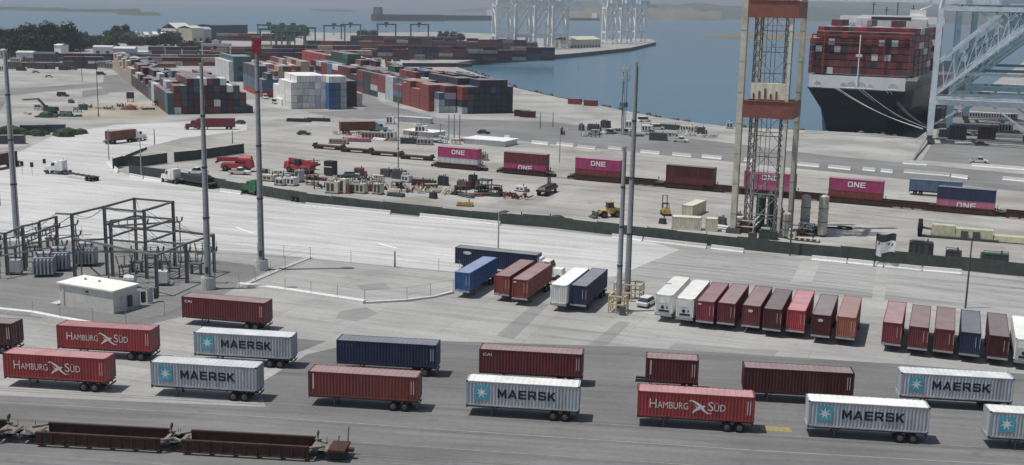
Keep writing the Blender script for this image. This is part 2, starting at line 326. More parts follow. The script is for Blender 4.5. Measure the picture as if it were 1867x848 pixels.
# far shores, hills
def ridge(name, x0, x1, dist, base_h, amp, seed, m, depth=1500, n=80, taper=True):
    mb = MB(); r = random.Random(seed); ph = [r.uniform(0, 6.28) for _ in range(6)]
    rows = []
    for j in range(7):
        row = []
        for i in range(n + 1):
            t = i / n; px = x0 + (x1 - x0) * t; X = (px - 933.5) / FPX * dist; u = j / 6
            h = base_h + amp * (.5 * math.sin(t * 9 + ph[0]) + .3 * math.sin(t * 23 + ph[1]) + .2 * math.sin(t * 51 + ph[2] + u * 3) + .1 * math.sin(t * 97 + u * 5))
            h *= math.sin(math.pi * min(1, u * .5 + .0)) ** .8 if u else 0
            if taper: h *= min(1, t * 6) ** .8
            row.append((X * (1 + u * depth / dist), dist + u * depth, WZ + max(0, h)))
        rows.append(row)
    i0 = mb.pts([p for rw in rows for p in rw]); N = n + 1
    for j in range(6):
        for i in range(n): mb.f.append((i0 + j * N + i, i0 + j * N + i + 1, i0 + (j + 1) * N + i + 1, i0 + (j + 1) * N + i)); mb.mi.append(0)
    return struct(name, mb, m)
m_hill = mat('hill_scrub', (.16, .15, .10), .95, var=.4, scale=.002); m_hill2 = mat('hill_green', (.06, .085, .05), .95, var=.4, scale=.003); m_mud = mat('mud_bank', (.17, .15, .11), .95, var=.3, scale=.02)
ridge('hills', 1050, 2300, 7600, 120, 45, 4, m_hill2, 2500); ridge('hills', 1010, 1300, 6300, 66, 25, 9, m_hill, 700); ridge('hills', 820, 2400, 11000, 160, 60, 12, m_hill2, 3000)
ridge('shoreline', -300, 260, 4300, 12, 4, 5, m_hill2, 200, taper=False)
def bank(pts, hgt, m=m_mud):
    mb = MB(); Q = [G(*p, WZ) for p in pts]; c = sum(Q, V()) / len(Q); Pn = [c + (q - c) * .8 + V((0, 0, hgt)) for q in Q]; nq = len(Q)
    for k in range(nq): mb.face(Q[k], Q[(k + 1) % nq], Pn[(k + 1) % nq], Pn[k])
    mb.face(*Pn); return struct('sand_bank', mb, m)
bank([(1268, 67), (1340, 72), (1520, 74), (1700, 75), (1700, 66), (1520, 64), (1340, 62)], 3)
bank([(208, 26), (250, 28.5), (296, 28), (290, 25), (230, 24.5)], 6, m_hill2); bank([(565, 20), (620, 22), (655, 21.5), (640, 18.5), (570, 17)], 6, m_hill2)

# ------------------------------------------------------------ lettering
_words = {}
def word_mesh(parts, m, key, depth=.012):
    "parts: (text, x of the left end, z of the baseline, cap height, width, boldness); front faces -Y"
    if key in _words: return _words[key]
    vs, fs = [], []
    for k, (t, x, z, h, wd, bold) in enumerate(parts):
        cu = bpy.data.curves.new('lettering', 'FONT'); cu.body = t; cu.size = 1; cu.offset = bold; cu.resolution_u = 3; cu.fill_mode = 'FRONT'
        ob = bpy.data.objects.new('tmp', cu); SC.collection.objects.link(ob); me = bpy.data.meshes.new_from_object(ob)
        X = [v.co.x for v in me.vertices]; Y = [v.co.y for v in me.vertices]; x0, x1, y0, y1 = min(X), max(X), min(Y), max(Y)
        if 'Ü' in t: y1 = y0 + (y1 - y0) * .79
        i = len(vs)
        for v in me.vertices: vs.append((x + (v.co.x - x0) / (x1 - x0) * wd, -depth - .001 * k, z + (v.co.y - y0) / (y1 - y0) * h))
        for p in me.polygons: fs.append(tuple(i + q for q in p.vertices))
        bpy.data.objects.remove(ob); bpy.data.curves.remove(cu); bpy.data.meshes.remove(me)
    me = bpy.data.meshes.new('lettering'); me.from_pydata(vs, [], fs); me.materials.append(m); me.update(); _words[key] = me; return me
BLOCK = {'M': [[(0,0),(0,1),(.28,1),(.575,.46),(.87,1),(1.15,1),(1.15,0),(.9,0),(.9,.6),(.64,.12),(.51,.12),(.25,.6),(.25,0)]],
 'A': [[(0,0),(.44,1),(.71,1),(1.15,0),(.88,0),(.575,.72),(.27,0)], [(.38,.2),(.77,.2),(.70,.38),(.45,.38)]],
 'E': [[(0,0),(0,1),(1,1),(1,.8),(.25,.8),(.25,.6),(.95,.6),(.95,.41),(.25,.41),(.25,.2),(1,.2),(1,0)]],
 'R': [[(0,0),(0,1),(.25,1),(.25,0)], [(.25,.8),(.25,1),(.86,1),(.76,.8)], [(.76,.8),(.86,1),(1.02,.86),(1.02,.5),(.9,.36),(.76,.54)], [(.25,.34),(.25,.54),(.76,.54),(.9,.36),(1.1,0),(.8,0),(.6,.34)]],
 'S': [[(.98,.72),(.98,.86),(.86,1),(.12,1),(0,.88),(0,.52),(.12,.41),(.75,.41),(.75,.2),(.25,.2),(.25,.3),(0,.3),(0,.14),(.12,0),(.88,0),(1,.12),(1,.5),(.88,.6),(.25,.6),(.25,.8),(.74,.8),(.74,.72)]],
 'K': [[(0,0),(0,1),(.25,1),(.25,0)], [(.25,.3),(.25,.6),(.74,1),(1.08,1),(.58,.57),(1.1,0),(.78,0),(.40,.42)]],
 'N': [[(0,0),(0,1),(.27,1),(.77,.4),(.77,1),(1.02,1),(1.02,0),(.75,0),(.25,.6),(.25,0)]],
 'O': [[(0,.2),(0,.8),(.25,.8),(.25,.2)], [(.77,.2),(.77,.8),(1.02,.8),(1.02,.2)], [(0,.8),(.16,1),(.86,1),(1.02,.8)], [(0,.2),(1.02,.2),(.86,0),(.16,0)]]}
def block_word(txt, wd, h, m):
    key = (txt, wd, h)
    if key in _words: return _words[key]
    mb = MB(); x = 0; items = []
    for ch in txt: items.append((ch, x)); x += max(p[0] for q in BLOCK[ch] for p in q) + .2
    tot = x - .2
    for ch, x in items:
        for k, q in enumerate(BLOCK[ch]): mb.face(*[((x + p[0]) / tot * wd - wd / 2, -.012 - .001 * k, p[1] * h) for p in q][::-1])
    me = mb.mesh('lettering', m); _words[key] = me; return me
def ribbon(mb, pts, ws, y):
    for (a, c), (w0, w1) in zip(zip(pts, pts[1:]), zip(ws, ws[1:])):
        a2 = V((a[0], 0, a[1])); c2 = V((c[0], 0, c[1])); d = (c2 - a2).normalized(); u = V((-d.z, 0, d.x))
        mb.face(a2 + u * w0 / 2 + V((0, y, 0)), a2 - u * w0 / 2 + V((0, y, 0)), c2 - u * w1 / 2 + V((0, y, 0)), c2 + u * w1 / 2 + V((0, y, 0)))
def emblem_bird():
    if 'bird' in _words: return _words['bird']
    mb = MB()
    ribbon(mb, [(-1.15, .62), (-.85, .74), (-.35, .48), (.1, .12), (.5, -.35), (.9, -.62), (1.3, -.55)], [.05, .14, .20, .34, .22, .12, .04], -.014)
    ribbon(mb, [(-.75, -.62), (-.4, -.3), (0, -.02), (.35, .12), (.62, .2)], [.12, .24, .36, .24, .04], -.017)
    ribbon(mb, [(-.55, .3), (-.2, -.1), (-.05, -.3)], [.03, .12, .04], -.020)
    me = mb.mesh('emblem', m_letter); _words['bird'] = me; return me
def emblem_star():
    if 'star' in _words: return _words['star']
    mb = MB(); mb.box(-.78, .78, -.012, 0, -.80, .80); mb.m = 1
    P7 = []
    for k in range(14): r = .68 if k % 2 == 0 else .24; a = math.pi / 2 + math.pi * k / 7; P7.append((math.cos(a) * r, math.sin(a) * r))
    for k in range(14): a, c = P7[k], P7[(k + 1) % 14]; mb.face((0, -.018, 0), (c[0], -.016, c[1]), (a[0], -.016, a[1]))
    me = mb.mesh('emblem', [m_starbox, m_letter]); _words['star'] = me; return me

# ------------------------------------------------------------ containers
_cm = {}
CW, CL40, CL20 = 2.44, 12.19, 6.06
def cont_meshes(Lg, H, col, top=None):
    key = (Lg, H, col, top)
    if key in _cm: return _cm[key]
    m = paint[col]; W = CW / 2; X = Lg / 2; out = {}
    nr = int(Lg / .36); x0, x1 = -X + .14, X - .14; st = (x1 - x0) / nr
    for sy in (-1, 1):                          # corrugated side walls
        mb = MB(); prof = []
        for k in range(nr):
            a = x0 + st * k; prof += [(a, 0), (a + st * .3, 0), (a + st * .5, 1), (a + st * .8, 1)]
        prof.append((x1, 0))
        y = [sy * (W - .012 - .055 * p[1]) for p in prof]
        for k in range(len(prof) - 1):
            q = [(prof[k][0], y[k], .16), (prof[k + 1][0], y[k + 1], .16), (prof[k + 1][0], y[k + 1], H - .10), (prof[k][0], y[k], H - .10)]
            mb.face(*(q if sy < 0 else q[::-1]))
        out['side_panel%d' % sy] = mb.mesh('side_panel', m)
    mb = MB()                                   # front end, corrugated
    ne = 8; st = (CW - .28) / ne; prof = []
    for k in range(ne): a = -W + .14 + st * k; prof += [(a, 0), (a + st * .3, 0), (a + st * .5, 1), (a + st * .8, 1)]
    prof.append((W - .14, 0))
    for k in range(len(prof) - 1):
        xa, xb = -X + .03 + .05 * prof[k][1], -X + .03 + .05 * prof[k + 1][1]
        mb.face((xa, prof[k][0], .16), (xa, prof[k][0], H - .12), (xb, prof[k + 1][0], H - .12), (xb, prof[k + 1][0], .16))
    out['front_panel'] = mb.mesh('front_panel', m)
    mb = MB(); nrf = int(Lg / .6)
    st = (Lg - .3) / nrf
    for k in range(nrf):
        a = -X + .15 + st * k
        mb.face((a, -W + .07, H - .045), (a + st * .5, -W + .07, H - .045), (a + st * .5, W - .07, H - .045), (a, W - .07, H - .045))
        mb.face((a + st * .5, -W + .07, H - .045), (a + st * .62, -W + .07, H - .02), (a + st * .62, W - .07, H - .02), (a + st * .5, W - .07, H - .045))
        mb.face((a + st * .62, -W + .07, H - .02), (a + st * .88, -W + .07, H - .02), (a + st * .88, W - .07, H - .02), (a + st * .62, W - .07, H - .02))
        mb.face((a + st * .88, -W + .07, H - .02), (a + st, -W + .07, H - .045), (a + st, W - .07, H - .045), (a + st * .88, W - .07, H - .02))
    rm = paler(top or col)
    out['roof'] = mb.mesh('roof', rm)
    mb = MB()
    for sx in (-1, 1):
        for sy in (-1, 1): mb.box(sx * X - (.15 if sx > 0 else 0), sx * X + (.15 if sx < 0 else 0), sy * W - (.15 if sy > 0 else 0), sy * W + (.15 if sy < 0 else 0), 0, H)
    for sy in (-1, 1):
        y0, y1 = (sy * W - .08, sy * W) if sy > 0 else (sy * W, sy * W + .08)
        mb.box(-X + .15, X - .15, y0, y1, H - .10, H - .012); mb.box(-X + .15, X - .15, y0, y1, 0.01, .16)
    for sx in (-1, 1):
        xa, xb = (sx * X - .12, sx * X - .002) if sx > 0 else (sx * X + .002, sx * X + .12)
        mb.box(xa, xb, -W + .15, W - .15, H - .13, H - .012); mb.box(xa, xb, -W + .15, W - .15, 0.01, .16)
    mb.box(-X + .2, X - .2, -W + .1, W - .1, .06, .12); FR = mb
    mb = MB(); mb.box(X - .07, X - .03, .01, W - .15, .16, H - .13); out['door'] = mb.mesh('door', m)
    mb = MB(); mb.box(X - .07, X - .03, -W + .15, -.01, .16, H - .13); out['door2'] = mb.mesh('door', m)
    for nm, ys in (('bars', (.35, .85)), ('bars2', (-.35, -.85))):
        mb = MB()
        for y in ys: mb.cyl((X - .005, y, .12), (X - .005, y, H - .12), .022, n=6); mb.box(X - .012, X + .01, y - .16, y + .02, 1.05, 1.1)
        out[nm] = mb.mesh('locking_bar', m_steel)
    mb = FR; mb.m = 1
    for sx in (-1, 1):
        for sy in (-1, 1):
            for z in (0, H - .12): mb.box(min(sx * X, sx * (X - .18)) - .004, max(sx * X, sx * (X - .18)) + .004, min(sy * W, sy * (W - .16)) - .004, max(sy * W, sy * (W - .16)) + .004, z - .004, z + .124)
    out['frame'] = mb.mesh('frame', [m, paint['charcoal']])
    _cm[key] = out; return out
_idm = {}
def id_mesh(kind, X, H):
    k = (kind, X, H)
    if k in _idm: return _idm[k]
    mb = MB(); W = CW / 2
    if kind == 'side_right':
        for dx, z0 in ((.75, .75), (.48, .75)): mb.box(X - dx, X - dx + .08, -W - .008, -W - .002, z0, H - .5)
    elif kind == 'side_left': mb.box(-X + .5, -X + .68, -W - .008, -W - .002, .8, H - .25)
    elif kind == 'front_right':                 # the end facing -X; its right hand side is -Y
        mb.box(-X + .005, -X + .015, -W + .55, -W + .60, .8, H - .55)
        mb.box(-X - .004, -X + .006, -W + .05, -W + .09, .8, H - .6)
    elif kind == 'front_badge': mb.box(-X + .004, -X + .016, .55, 1.0, H - .55, H - .32)
    elif kind == 'front_oval':
        P_ = [(.35 * math.cos(a), .22 * math.sin(a)) for a in [6.283 * q / 12 for q in range(12)]]; i = mb.pts([(-X + .008, .1 - p[0], H - .75 + p[1]) for p in P_]); mb.f.append(tuple(range(i, i + 12))); mb.mi.append(0)
    me = mb.mesh('marking', m_idmark); _idm[k] = me; return me
def container(label, col, p, rz, z=1.25, H=2.9, Lg=CL40, logo=None, marks=(), roof=None, group=None, full=True):
    "p: middle of the container's footprint"
    t = thing('shipping_container', label, 'shipping container', (p.x, p.y, z), rz, group)
    mm = cont_meshes(Lg, H, col, roof)
    for k in ('frame', 'side_panel-1', 'side_panel1', 'front_panel', 'roof'): link(k.rstrip('-1'), mm[k], t)
    for a, c in (('door', 'bars'), ('door2', 'bars2')): d = link('door', mm[a], t); link('locking_bar', mm[c], d)
    X = Lg / 2; W = CW / 2
    for k in marks: link('marking', id_mesh(k, X, H), t)
    if logo == 'MAERSK':
        o = link('emblem', emblem_star(), t, (-X * .72, -W, H * .54)); o.scale = (1.0, 1, 1.0)
        link('lettering', block_word('MAERSK', 6.3, .98, m_ink), t, (.5, -W, H * .36))
    elif logo == 'HAMBURG':
        link('lettering', word_mesh([('H', -4.55, 0, .98, .72, -.006), ('AMBURG', -3.72, 0, .74, 3.2, -.004), ('S', 1.55, 0, .98, .55, -.004), ('ÜD', 2.18, 0, .74, 1.15, -.004)], m_letter, 'hamburg'), t, (-.25, -W, H * .36))
        o = link('emblem', emblem_bird(), t, (.42, -W, H * .47))
    elif logo == 'ONE':
        link('lettering', block_word('ONE', 4.0, 1.25, m_letter), t, (.2, -W, H * .35))
    elif logo == 'CAI':
        link('lettering', word_mesh([('CAI', 0, 0, .34, 1.05, .02)], m_letter, 'cai'), t, (-X + .45, -W, H - .78))
    elif logo == 'faint':
        link('lettering', word_mesh([('CAI', 0, 0, .3, 1.5, .0)], paint['steel_blue'], 'faint'), t, (-X + .4, -W, H - .7))
    elif logo == 'oval':
        mb = MB(); PP = [(.75 * math.cos(6.283 * q / 14), .3 * math.sin(6.283 * q / 14)) for q in range(14)]; mb.face(*[(x, -.008, z_) for x, z_ in PP]); mb.build('emblem', m_idmark, t, loc=(-X + 2.2, -W, H - .75))
    return t
def wheel_pair(parent, x, y, r=.5, wd=.26, name='wheel', nn=14):
    "a wheel with tyre and rim; the rim faces outward from the vehicle"
    key = ('wheel', r, wd)
    if key not in _cm:
        a = MB(); a.cyl((0, -wd / 2, 0), (0, wd / 2, 0), r, n=nn); c = MB(); s = 1
        for s in (-1, 1):
            c.cyl((0, s * wd / 2, 0), (0, s * (wd / 2 + .03), 0), r * .60, r * .52, n=nn)
            c.cyl((0, s * (wd / 2 + .03), 0), (0, s * (wd / 2 + .07), 0), r * .22, n=8)
        _cm[key] = (a.mesh('wheel', m_rubber), c.mesh('rim', m_rim))
    o = link('wheel', _cm[key][0], parent, (x, y, r)); link('rim', _cm[key][1], o); return o
def make_chassis():
    t = thing('container_chassis', '', 'trailer'); t.hide_render = False
    mb = MB(); X = CL40 / 2
    for y in (-.45, .45): mb.box(-X + .1, X - .05, y - .06, y + .06, .82, 1.16); mb.box(-X + .1, X - .05, y - .1, y + .1, 1.16, 1.19)
    for x in (-X + .12, -3, 0, 2.6, 4.9, X - .12): mb.box(x - .07, x + .07, -1.15, 1.15, 1.0, 1.15)
    mb.build('frame', m_chrome, t)
    mb = MB(); mb.box(X - .12, X - .02, -1.2, 1.2, .55, .72); mb.bar((X - .1, -.7, .6), (X - .3, -.7, 1.1), .08); mb.bar((X - .1, .7, .6), (X - .3, .7, 1.1), .08); mb.build('bumper', m_chrome, t)
    mb = MB(); mb.box(-X - .03, -X + .09, -1.22, 1.22, .95, 1.2); mb.build('front_bolster', m_steel, t)
    for y in (-.85, .85):
        mb = MB(); mb.box(-3.35, -3.2, y - .07, y + .07, .12, 1.0); mb.box(-3.42, -3.13, y - .16, y + .16, 0, .12); mb.bar((-3.27, y, .5), (-2.6, y * .6, 1.0), .06); mb.build('landing_leg', m_chrome, t)
    for x in (3.35, 4.65):
        for y in (-1.02, 1.02): wheel_pair(t, x, y, .5, .42)
        mb = MB(); mb.cyl((x, -.8, .5), (x, .8, .5), .07, n=6); mb.build('axle', m_chrome, t)
    for y in (-1.1, 1.1):
        mb = MB(); mb.box(X - .01, X + .01, y - .12, y + .12, .75, .83); mb.build('tail_light', paint['bright_red'], t)
    return t
chassis0 = make_chassis(); _used = [False]
def chassis(p, rz, label, group='trailers parked in the container yard'):
    if not _used[0]:
        _used[0] = True; chassis0.location = (p.x, p.y, 0); chassis0.rotation_euler.z = rz; chassis0['label'] = label; chassis0['group'] = group; return chassis0
    return dup(chassis0, (p.x, p.y, 0), rz, label, group)

# ---- front rows, broadside to the camera
nA = G(7, 686, 1.25); nB = G(1471.5, 773.5, 1.25); nB = nA + (V((88.5, -10.65, 0)))
c_, s_ = math.cos(A_NEAR), math.sin(A_NEAR)
ROW_GRP = 'containers on trailers in the front rows'
def broadside(px, py, label, chl, col, Lg=CL40, H=2.75, **k):
    a = G(px, py, 1.25); th = k.pop('rz', A_NEAR); a = V((a.x, a.y, 0)); p = a + ang(th) * Lg / 2 + ang(th + math.pi / 2) * CW / 2
    container(label, col, p, th, 1.25, H, Lg, group=ROW_GRP, **k)
    q = a + ang(th) * CL40 / 2 + ang(th + math.pi / 2) * CW / 2 if Lg > 10 else p - ang(th) * .55
    ch = chassis(q, th, chl)
    if Lg < 10: ch.scale = (.6, 1, 1)
L0, L1 = G(7, 686, 1.25), G(7, 686, 1.25) + V((88.5, -10.65, 0))
def row1(px): return PR(on_line(px, L0, L1))
sr = ('side_right',); sl_ = ('side_left', 'side_right')
broadside(*row1(7), 'red container with white bird emblem lettering, front row far left', 'trailer under the red lettered container at the left end of the front row', 'red', logo='HAMBURG', marks=sr)
broadside(*row1(275.5), 'grey ribbed container with blue star, front row beside the far left red one', 'trailer under the leftmost grey starred container of the front row', 'grey', logo='MAERSK', roof='light_grey')
broadside(*row1(562), 'plain brick red container with white stripe at its left, front row', 'trailer under the plain brick red container of the front row', 'brick', marks=sl_, roof='brick')
broadside(*row1(849), 'grey ribbed container with blue star, middle of the front row', 'trailer under the grey starred container in mid front row', 'grey', logo='MAERSK', roof='white')
broadside(*row1(1161), 'red container with white bird emblem lettering, beside the yellow road mark', 'trailer just left of the yellow road mark', 'red', logo='HAMBURG', marks=sr)
broadside(*row1(1471.5), 'white roofed grey container with blue star right of yellow road mark', 'trailer just right of the yellow road mark', 'grey', logo='MAERSK', roof='white')
broadside(*row1(1801), 'grey container with blue star cut off by the right picture edge', 'trailer of the front row cut off by the right picture edge', 'grey', logo='MAERSK', roof='white')
broadside(-142, 619, 'dark maroon container cut off by the left picture edge', 'trailer cut off by the left picture edge in the second row', 'dark_maroon', marks=sr, rz=rad(-8))
broadside(104.5, 632, 'red lettered container behind the front row, below the white control hut', 'trailer below the white control hut', 'red', logo='HAMBURG', marks=sr)
broadside(354, 645, 'grey container with blue star in the second row behind its twin', 'trailer under the grey starred container left of the navy one', 'grey', logo='MAERSK', roof='light_grey')
broadside(613.5, 660, 'navy blue container standing alone in the second row', 'trailer under the navy container of the second row', 'navy', logo='faint', marks=sr)
broadside(873, 677, 'maroon container with small white letters top left, second row', 'trailer under the maroon lettered container behind the middle grey one', 'maroon', logo='CAI', marks=sr)
broadside(1176, 694, 'short twenty foot maroon container in the second row', 'long trailer under the short maroon container', 'maroon', Lg=CL20, marks=sl_)
broadside(1354, 712, 'dark maroon container with stained roof, second row on the right', 'trailer under the stained dark maroon container at the right of the second row', 'dark_maroon', roof='maroon', marks=sr)
broadside(1640, 722, 'grey starred container at the right end of the second row', 'trailer under the grey starred container at the right end of the second row', 'grey', logo='MAERSK', roof='light_grey')
broadside(332, 576, 'maroon container alone between control hut and empty lot', 'trailer alone between control hut and empty lot', 'maroon', logo='CAI', marks=sr, rz=rad(-13), H=2.75)

# ---- trailers parked nose out, end towards the camera
def nose(px, py, label, chl, col, dz=0, marks=('front_right',), roof=None, reefer=False, group='containers parked side by side end on', rz=rad(70), H=2.75):
    a = G(px, py, 3.98); e = ang(rz); a = V((a.x, a.y, 0)); p = a + e * CL40 / 2 - ang(rz + math.pi / 2) * CW / 2
    t = container(label, col, p, rz, 1.25, H, CL40, marks=marks, roof=roof, group=group)
    X = CL40 / 2
    if reefer:
        mb = MB(); mb.box(-X - .03, -X + .02, -1.05, 1.05, .2, H - .15); u = mb.build('cooling_unit', paint['light_grey'], t)
        mb = MB(); mb.cyl((-X - .07, .15, 1.0), (-X - .03, .15, 1.0), .24, n=12); mb.build('fan', m_black, u)
        mb = MB(); mb.box(-X - .06, -X - .03, -.8, .7, .35, .62); mb.build('grille', m_black, u)
        mb = MB(); mb.box(-X - .05, -X - .03, -.9, .9, 1.6, H - .35); mb.build('access_panel', paint['white'], u)
        mb = MB(); mb.box(-X - .05, -X - .03, -.6, -.4, .85, 1.2); mb.build('controller', paint['dark_grey'], u)
    chassis(p, rz, chl)
N = [
 (829, 495.7, 'blue', 'bright blue container parked end on, left of all the end-on ones', 'trailer under the bright blue end on container'),
 (901, 501.7, 'brick', 'brick red container end on next to the bright blue one', 'trailer under the brick red container next to the bright blue one'),
 (933.7, 508.6, 'brick', 'brick red end on container in front of the white truck cab', 'trailer under the brick red container in front of the white truck cab'),
 (1004, 518.8, 'white', 'white container end on pressed against a navy one', 'trailer under the white container pressed against the navy one'),
 (1040, 519.7, 'navy', 'navy container end on left of the yellow pole guard', 'trailer under the navy container left of the yellow pole guard'),
 (1195.3, 536.7, 'white', 'white refrigerated container beside the parked white car', 'trailer under the white refrigerated container beside the white car'),
 (1233.6, 543.6, 'white', 'clean white refrigerated container beside the maroon row', 'trailer under the white refrigerated container beside the maroon row'),
 (1270.4, 548.2, 'crimson', 'crimson roofed container just right of the two white refrigerated ones', 'trailer under the crimson roofed container right of the white pair'),
 (1308.7, 551.3, 'maroon', 'maroon end on container, second after the two white ones', 'trailer under the second maroon container after the white pair'),
 (1353.9, 555.9, 'maroon', 'maroon end on container with white square badge', 'trailer under the maroon container with white square badge'),
 (1392.3, 562, 'dark_maroon', 'dark maroon container directly left of the bright red one', 'trailer directly left of the bright red container'),
 (1435.2, 564.4, 'bright_red', 'bright pinkish red container in the middle of the maroon row', 'trailer under the bright pinkish red container'),
 (1481, 572.9, 'dark_maroon', 'dark maroon container with white round badge next to the orange one', 'trailer under the dark maroon container with white round badge'),
 (1526.4, 576.7, 'orange', 'orange brown container at the right end of the nine', 'trailer under the orange brown container'),
 (1609.7, 587, 'crimson', 'crimson container at the left end of the rightmost group', 'trailer at the left end of the rightmost group'),
 (1657.5, 594.5, 'maroon', 'faded maroon container with light bumper, second of the rightmost group', 'trailer with light bumper, second of the rightmost group'),
 (1704.4, 599, 'maroon', 'maroon container directly left of the navy one at right', 'trailer directly left of the navy container at right'),
 (1752, 605, 'navy', 'navy container with blue grey roof in front of a thin lamp pole', 'trailer in front of a thin lamp pole at the right'),
 (1803.5, 611, 'dark_maroon', 'dark maroon container between the navy and last white one', 'trailer between the navy and the last white container'),
 (1852, 618, 'white', 'white refrigerated container cut by the right picture edge', 'trailer cut by the right picture edge in the end on row')]
for i, (x, y, c, l, cl) in enumerate(N):
    nose(x, y, l, cl, c, marks=('front_right', 'front_badge') if i in (2, 7) else ('front_oval',) if i in (12, 9) else () if c == 'white' else ('front_right',), reefer=i in (5, 6, 19), rz=rad(71 if i < 5 else 70 if i < 14 else 69), H=2.75 if c != 'white' else 2.8)

# ------------------------------------------------------------ tall light poles
def pole(name, label, cat, px, py, top_y, r0, r1, ped=None, head=None, group=None, h=None, m=m_steel, n=12):
    g = G(px, py); H = h or ht(px, py, top_y); t = thing(name, label, cat, g, 0, group); z0 = 0
    if ped:
        mb = MB(); mb.cyl((0, 0, 0), (0, 0, ped[1]), ped[0], ped[0] * .92, 16); mb.build('pedestal', m_conc, t)
        mb = MB(); mb.cyl((0, 0, ped[1]), (0, 0, ped[1] + .08), r0 * 1.7, n=12); mb.build('base_flange', m, t); z0 = ped[1] + .08
    mb = MB(); zs = [z0 + (H - z0) * k / 4 for k in range(5)]
    for a, c in zip(zs, zs[1:]):
        ra = r0 + (r1 - r0) * (a - z0) / (H - z0); rc = r0 + (r1 - r0) * (c - z0) / (H - z0); mb.cyl((0, 0, a), (0, 0, c), ra, rc * 1.04, n)
    mb.build('pole', m, t)
    if H > 18:
        for q in (.28, .52, .76): z = z0 + (H - z0) * q; ra = r0 + (r1 - r0) * q; mb = MB(); mb.cyl((0, 0, z), (0, 0, z + .3), ra + .07, n=12); mb.build('joint', m_dsteel, t)
        mb = MB(); mb.bar((r0 * .8, -r0 * .75, z0), (r1, -r1 * .9, H - .5), .09); mb.build('cable_conduit', m_dsteel, t)
        mb = MB(); mb.box(-.22, .22, -r0 - .07, -r0 + .1, z0 + .6, z0 + 1.6); mb.build('access_door', m_dsteel, t)
    if head == 'mast':
        mb = MB(); mb.cyl((0, 0, H - .1), (0, 0, H + .5), r1 * 1.5, r1 * .8, 8); mb.build('cap', m, t)
        mb = MB(); mb.cyl((0, 0, H - .9), (0, 0, H - .7), r1 + .35, n=10); mb.build('ring', m, t)
        for k in range(6):
            a = 6.283 * k / 6; mb = MB(); c = V((math.cos(a), math.sin(a), 0)) * (r1 + .45); mb.box(c.x - .2, c.x + .2, c.y - .15, c.y + .15, H - 1.15, H - .75, .05, .05); mb.build('floodlight', paint['dark_grey'], t)
    if head == 'red':
        for z, hh, s in ((H - 2.4, 2.3, 1.0),):
            mb = MB()
            for a in (-1, 1):
                for c in (-1, 1): mb.bar((a * s * .55, c * s * .55, z), (a * s * .55, c * s * .55, z + hh), .14)
            for zz in (z, z + hh / 2, z + hh): mb.box(-.62, .62, -.62, .62, zz, zz + .25)
            mb.box(-.45, .45, -.45, .45, z + .3, z + hh - .2); mb.build('lamp_carriage', paint['bright_red'], t)
    if head == 'arm':
        mb = MB(); mb.bar((0, 0, H - .2), (1.6, -.5, H + .1), .1); mb.build('arm', m, t); mb = MB(); mb.box(1.4, 2.1, -.75, -.35, H + .02, H + .18, .05, .05); mb.build('lamp', paint['light_grey'], t)
    if head == 'cap':
        mb = MB(); mb.cyl((0, 0, H), (0, 0, H + .25), r1 * 1.3, n=8); mb.build('cap', m, t)
    return t
GP = 'tall light masts'
pole('light_mast', 'tall grey mast at the left picture edge behind the substation', 'light mast', 31, 430, 91, .62, .34, head=None, group=GP)
pole('light_mast', 'tall grey mast on a concrete base behind the lone maroon container', 'light mast', 380, 527, 118, .55, .26, (1.15, 1.9), 'cap', GP)
pole('light_mast', 'tall grey mast with red cage on top and round concrete base', 'light mast', 477, 492, 70, .55, .30, (1.15, 1.7), 'red', GP)
pole('light_mast', 'taller of the two masts rising beside the yellow pole guards', 'light mast', 1143, 545, 116, .48, .24, None, 'cap', GP)
pole('light_mast', 'shorter of the two masts rising beside the yellow pole guards', 'light mast', 1127, 568, 270, .42, .24, None, 'cap', GP)
for x, y, ty, l, hd in ((720, 487, 458, 'short dark post on the lot fence line', None), (0, 375, 328, 'dark post at the left picture edge', None), (908, 470, 388, 'slim pole with lamp arm behind the bright blue container', 'arm'), (726, 318, 150, 'thin lamp pole above the working yard', 'arm'),
   (370, 236, 168, 'slim pole behind the second tall mast', None), (180, 214, 108, 'brown pole in the sandy lot at upper left', None), (150, 148, 92, 'brown pole beside the upper left parking lot', None), (199, 298, 236, 'thin pole at the bend of the road', 'arm'), (258, 326, 252, 'thin pole inside the road bend by the screen fence', 'arm'),
   (282, 264, 236, 'short pole left of the road bend behind the red trailer', None), (1020, 297, 236, 'thin lamp pole behind the railway containers', 'arm'), (1440, 466, 300, 'slim pole at the fence right of the tall tower', None), (1760, 562, 434, 'slim dark pole behind the navy container at the right', None), (424, 262, 238, 'short dark post right of the maroon truck trailer', None),
   (573, 345, 288, 'utility pole with cross arm beside the red machine', 'cross'), (985, 234, 205, 'leaning thin pole by the water', None), (1008, 232, 205, 'straight thin pole by the water', None), (1055, 130, 116, 'tiny white beacon on the pier edge', None)):
    H = ht(x, y, ty); t = pole('lamp_pole' if hd == 'arm' else 'pole', l, 'pole', x, y, ty, .16, .10, head=hd if hd == 'arm' else None, n=8, m=m_steel if hd == 'arm' else m_dsteel)
    if hd == 'cross':
        for z in (H - .6, H - 1.8, H - 2.8): mb = MB(); mb.bar((-1.3, 0, z), (1.3, .3, z), .14); mb.build('cross_arm', m_wood, t)
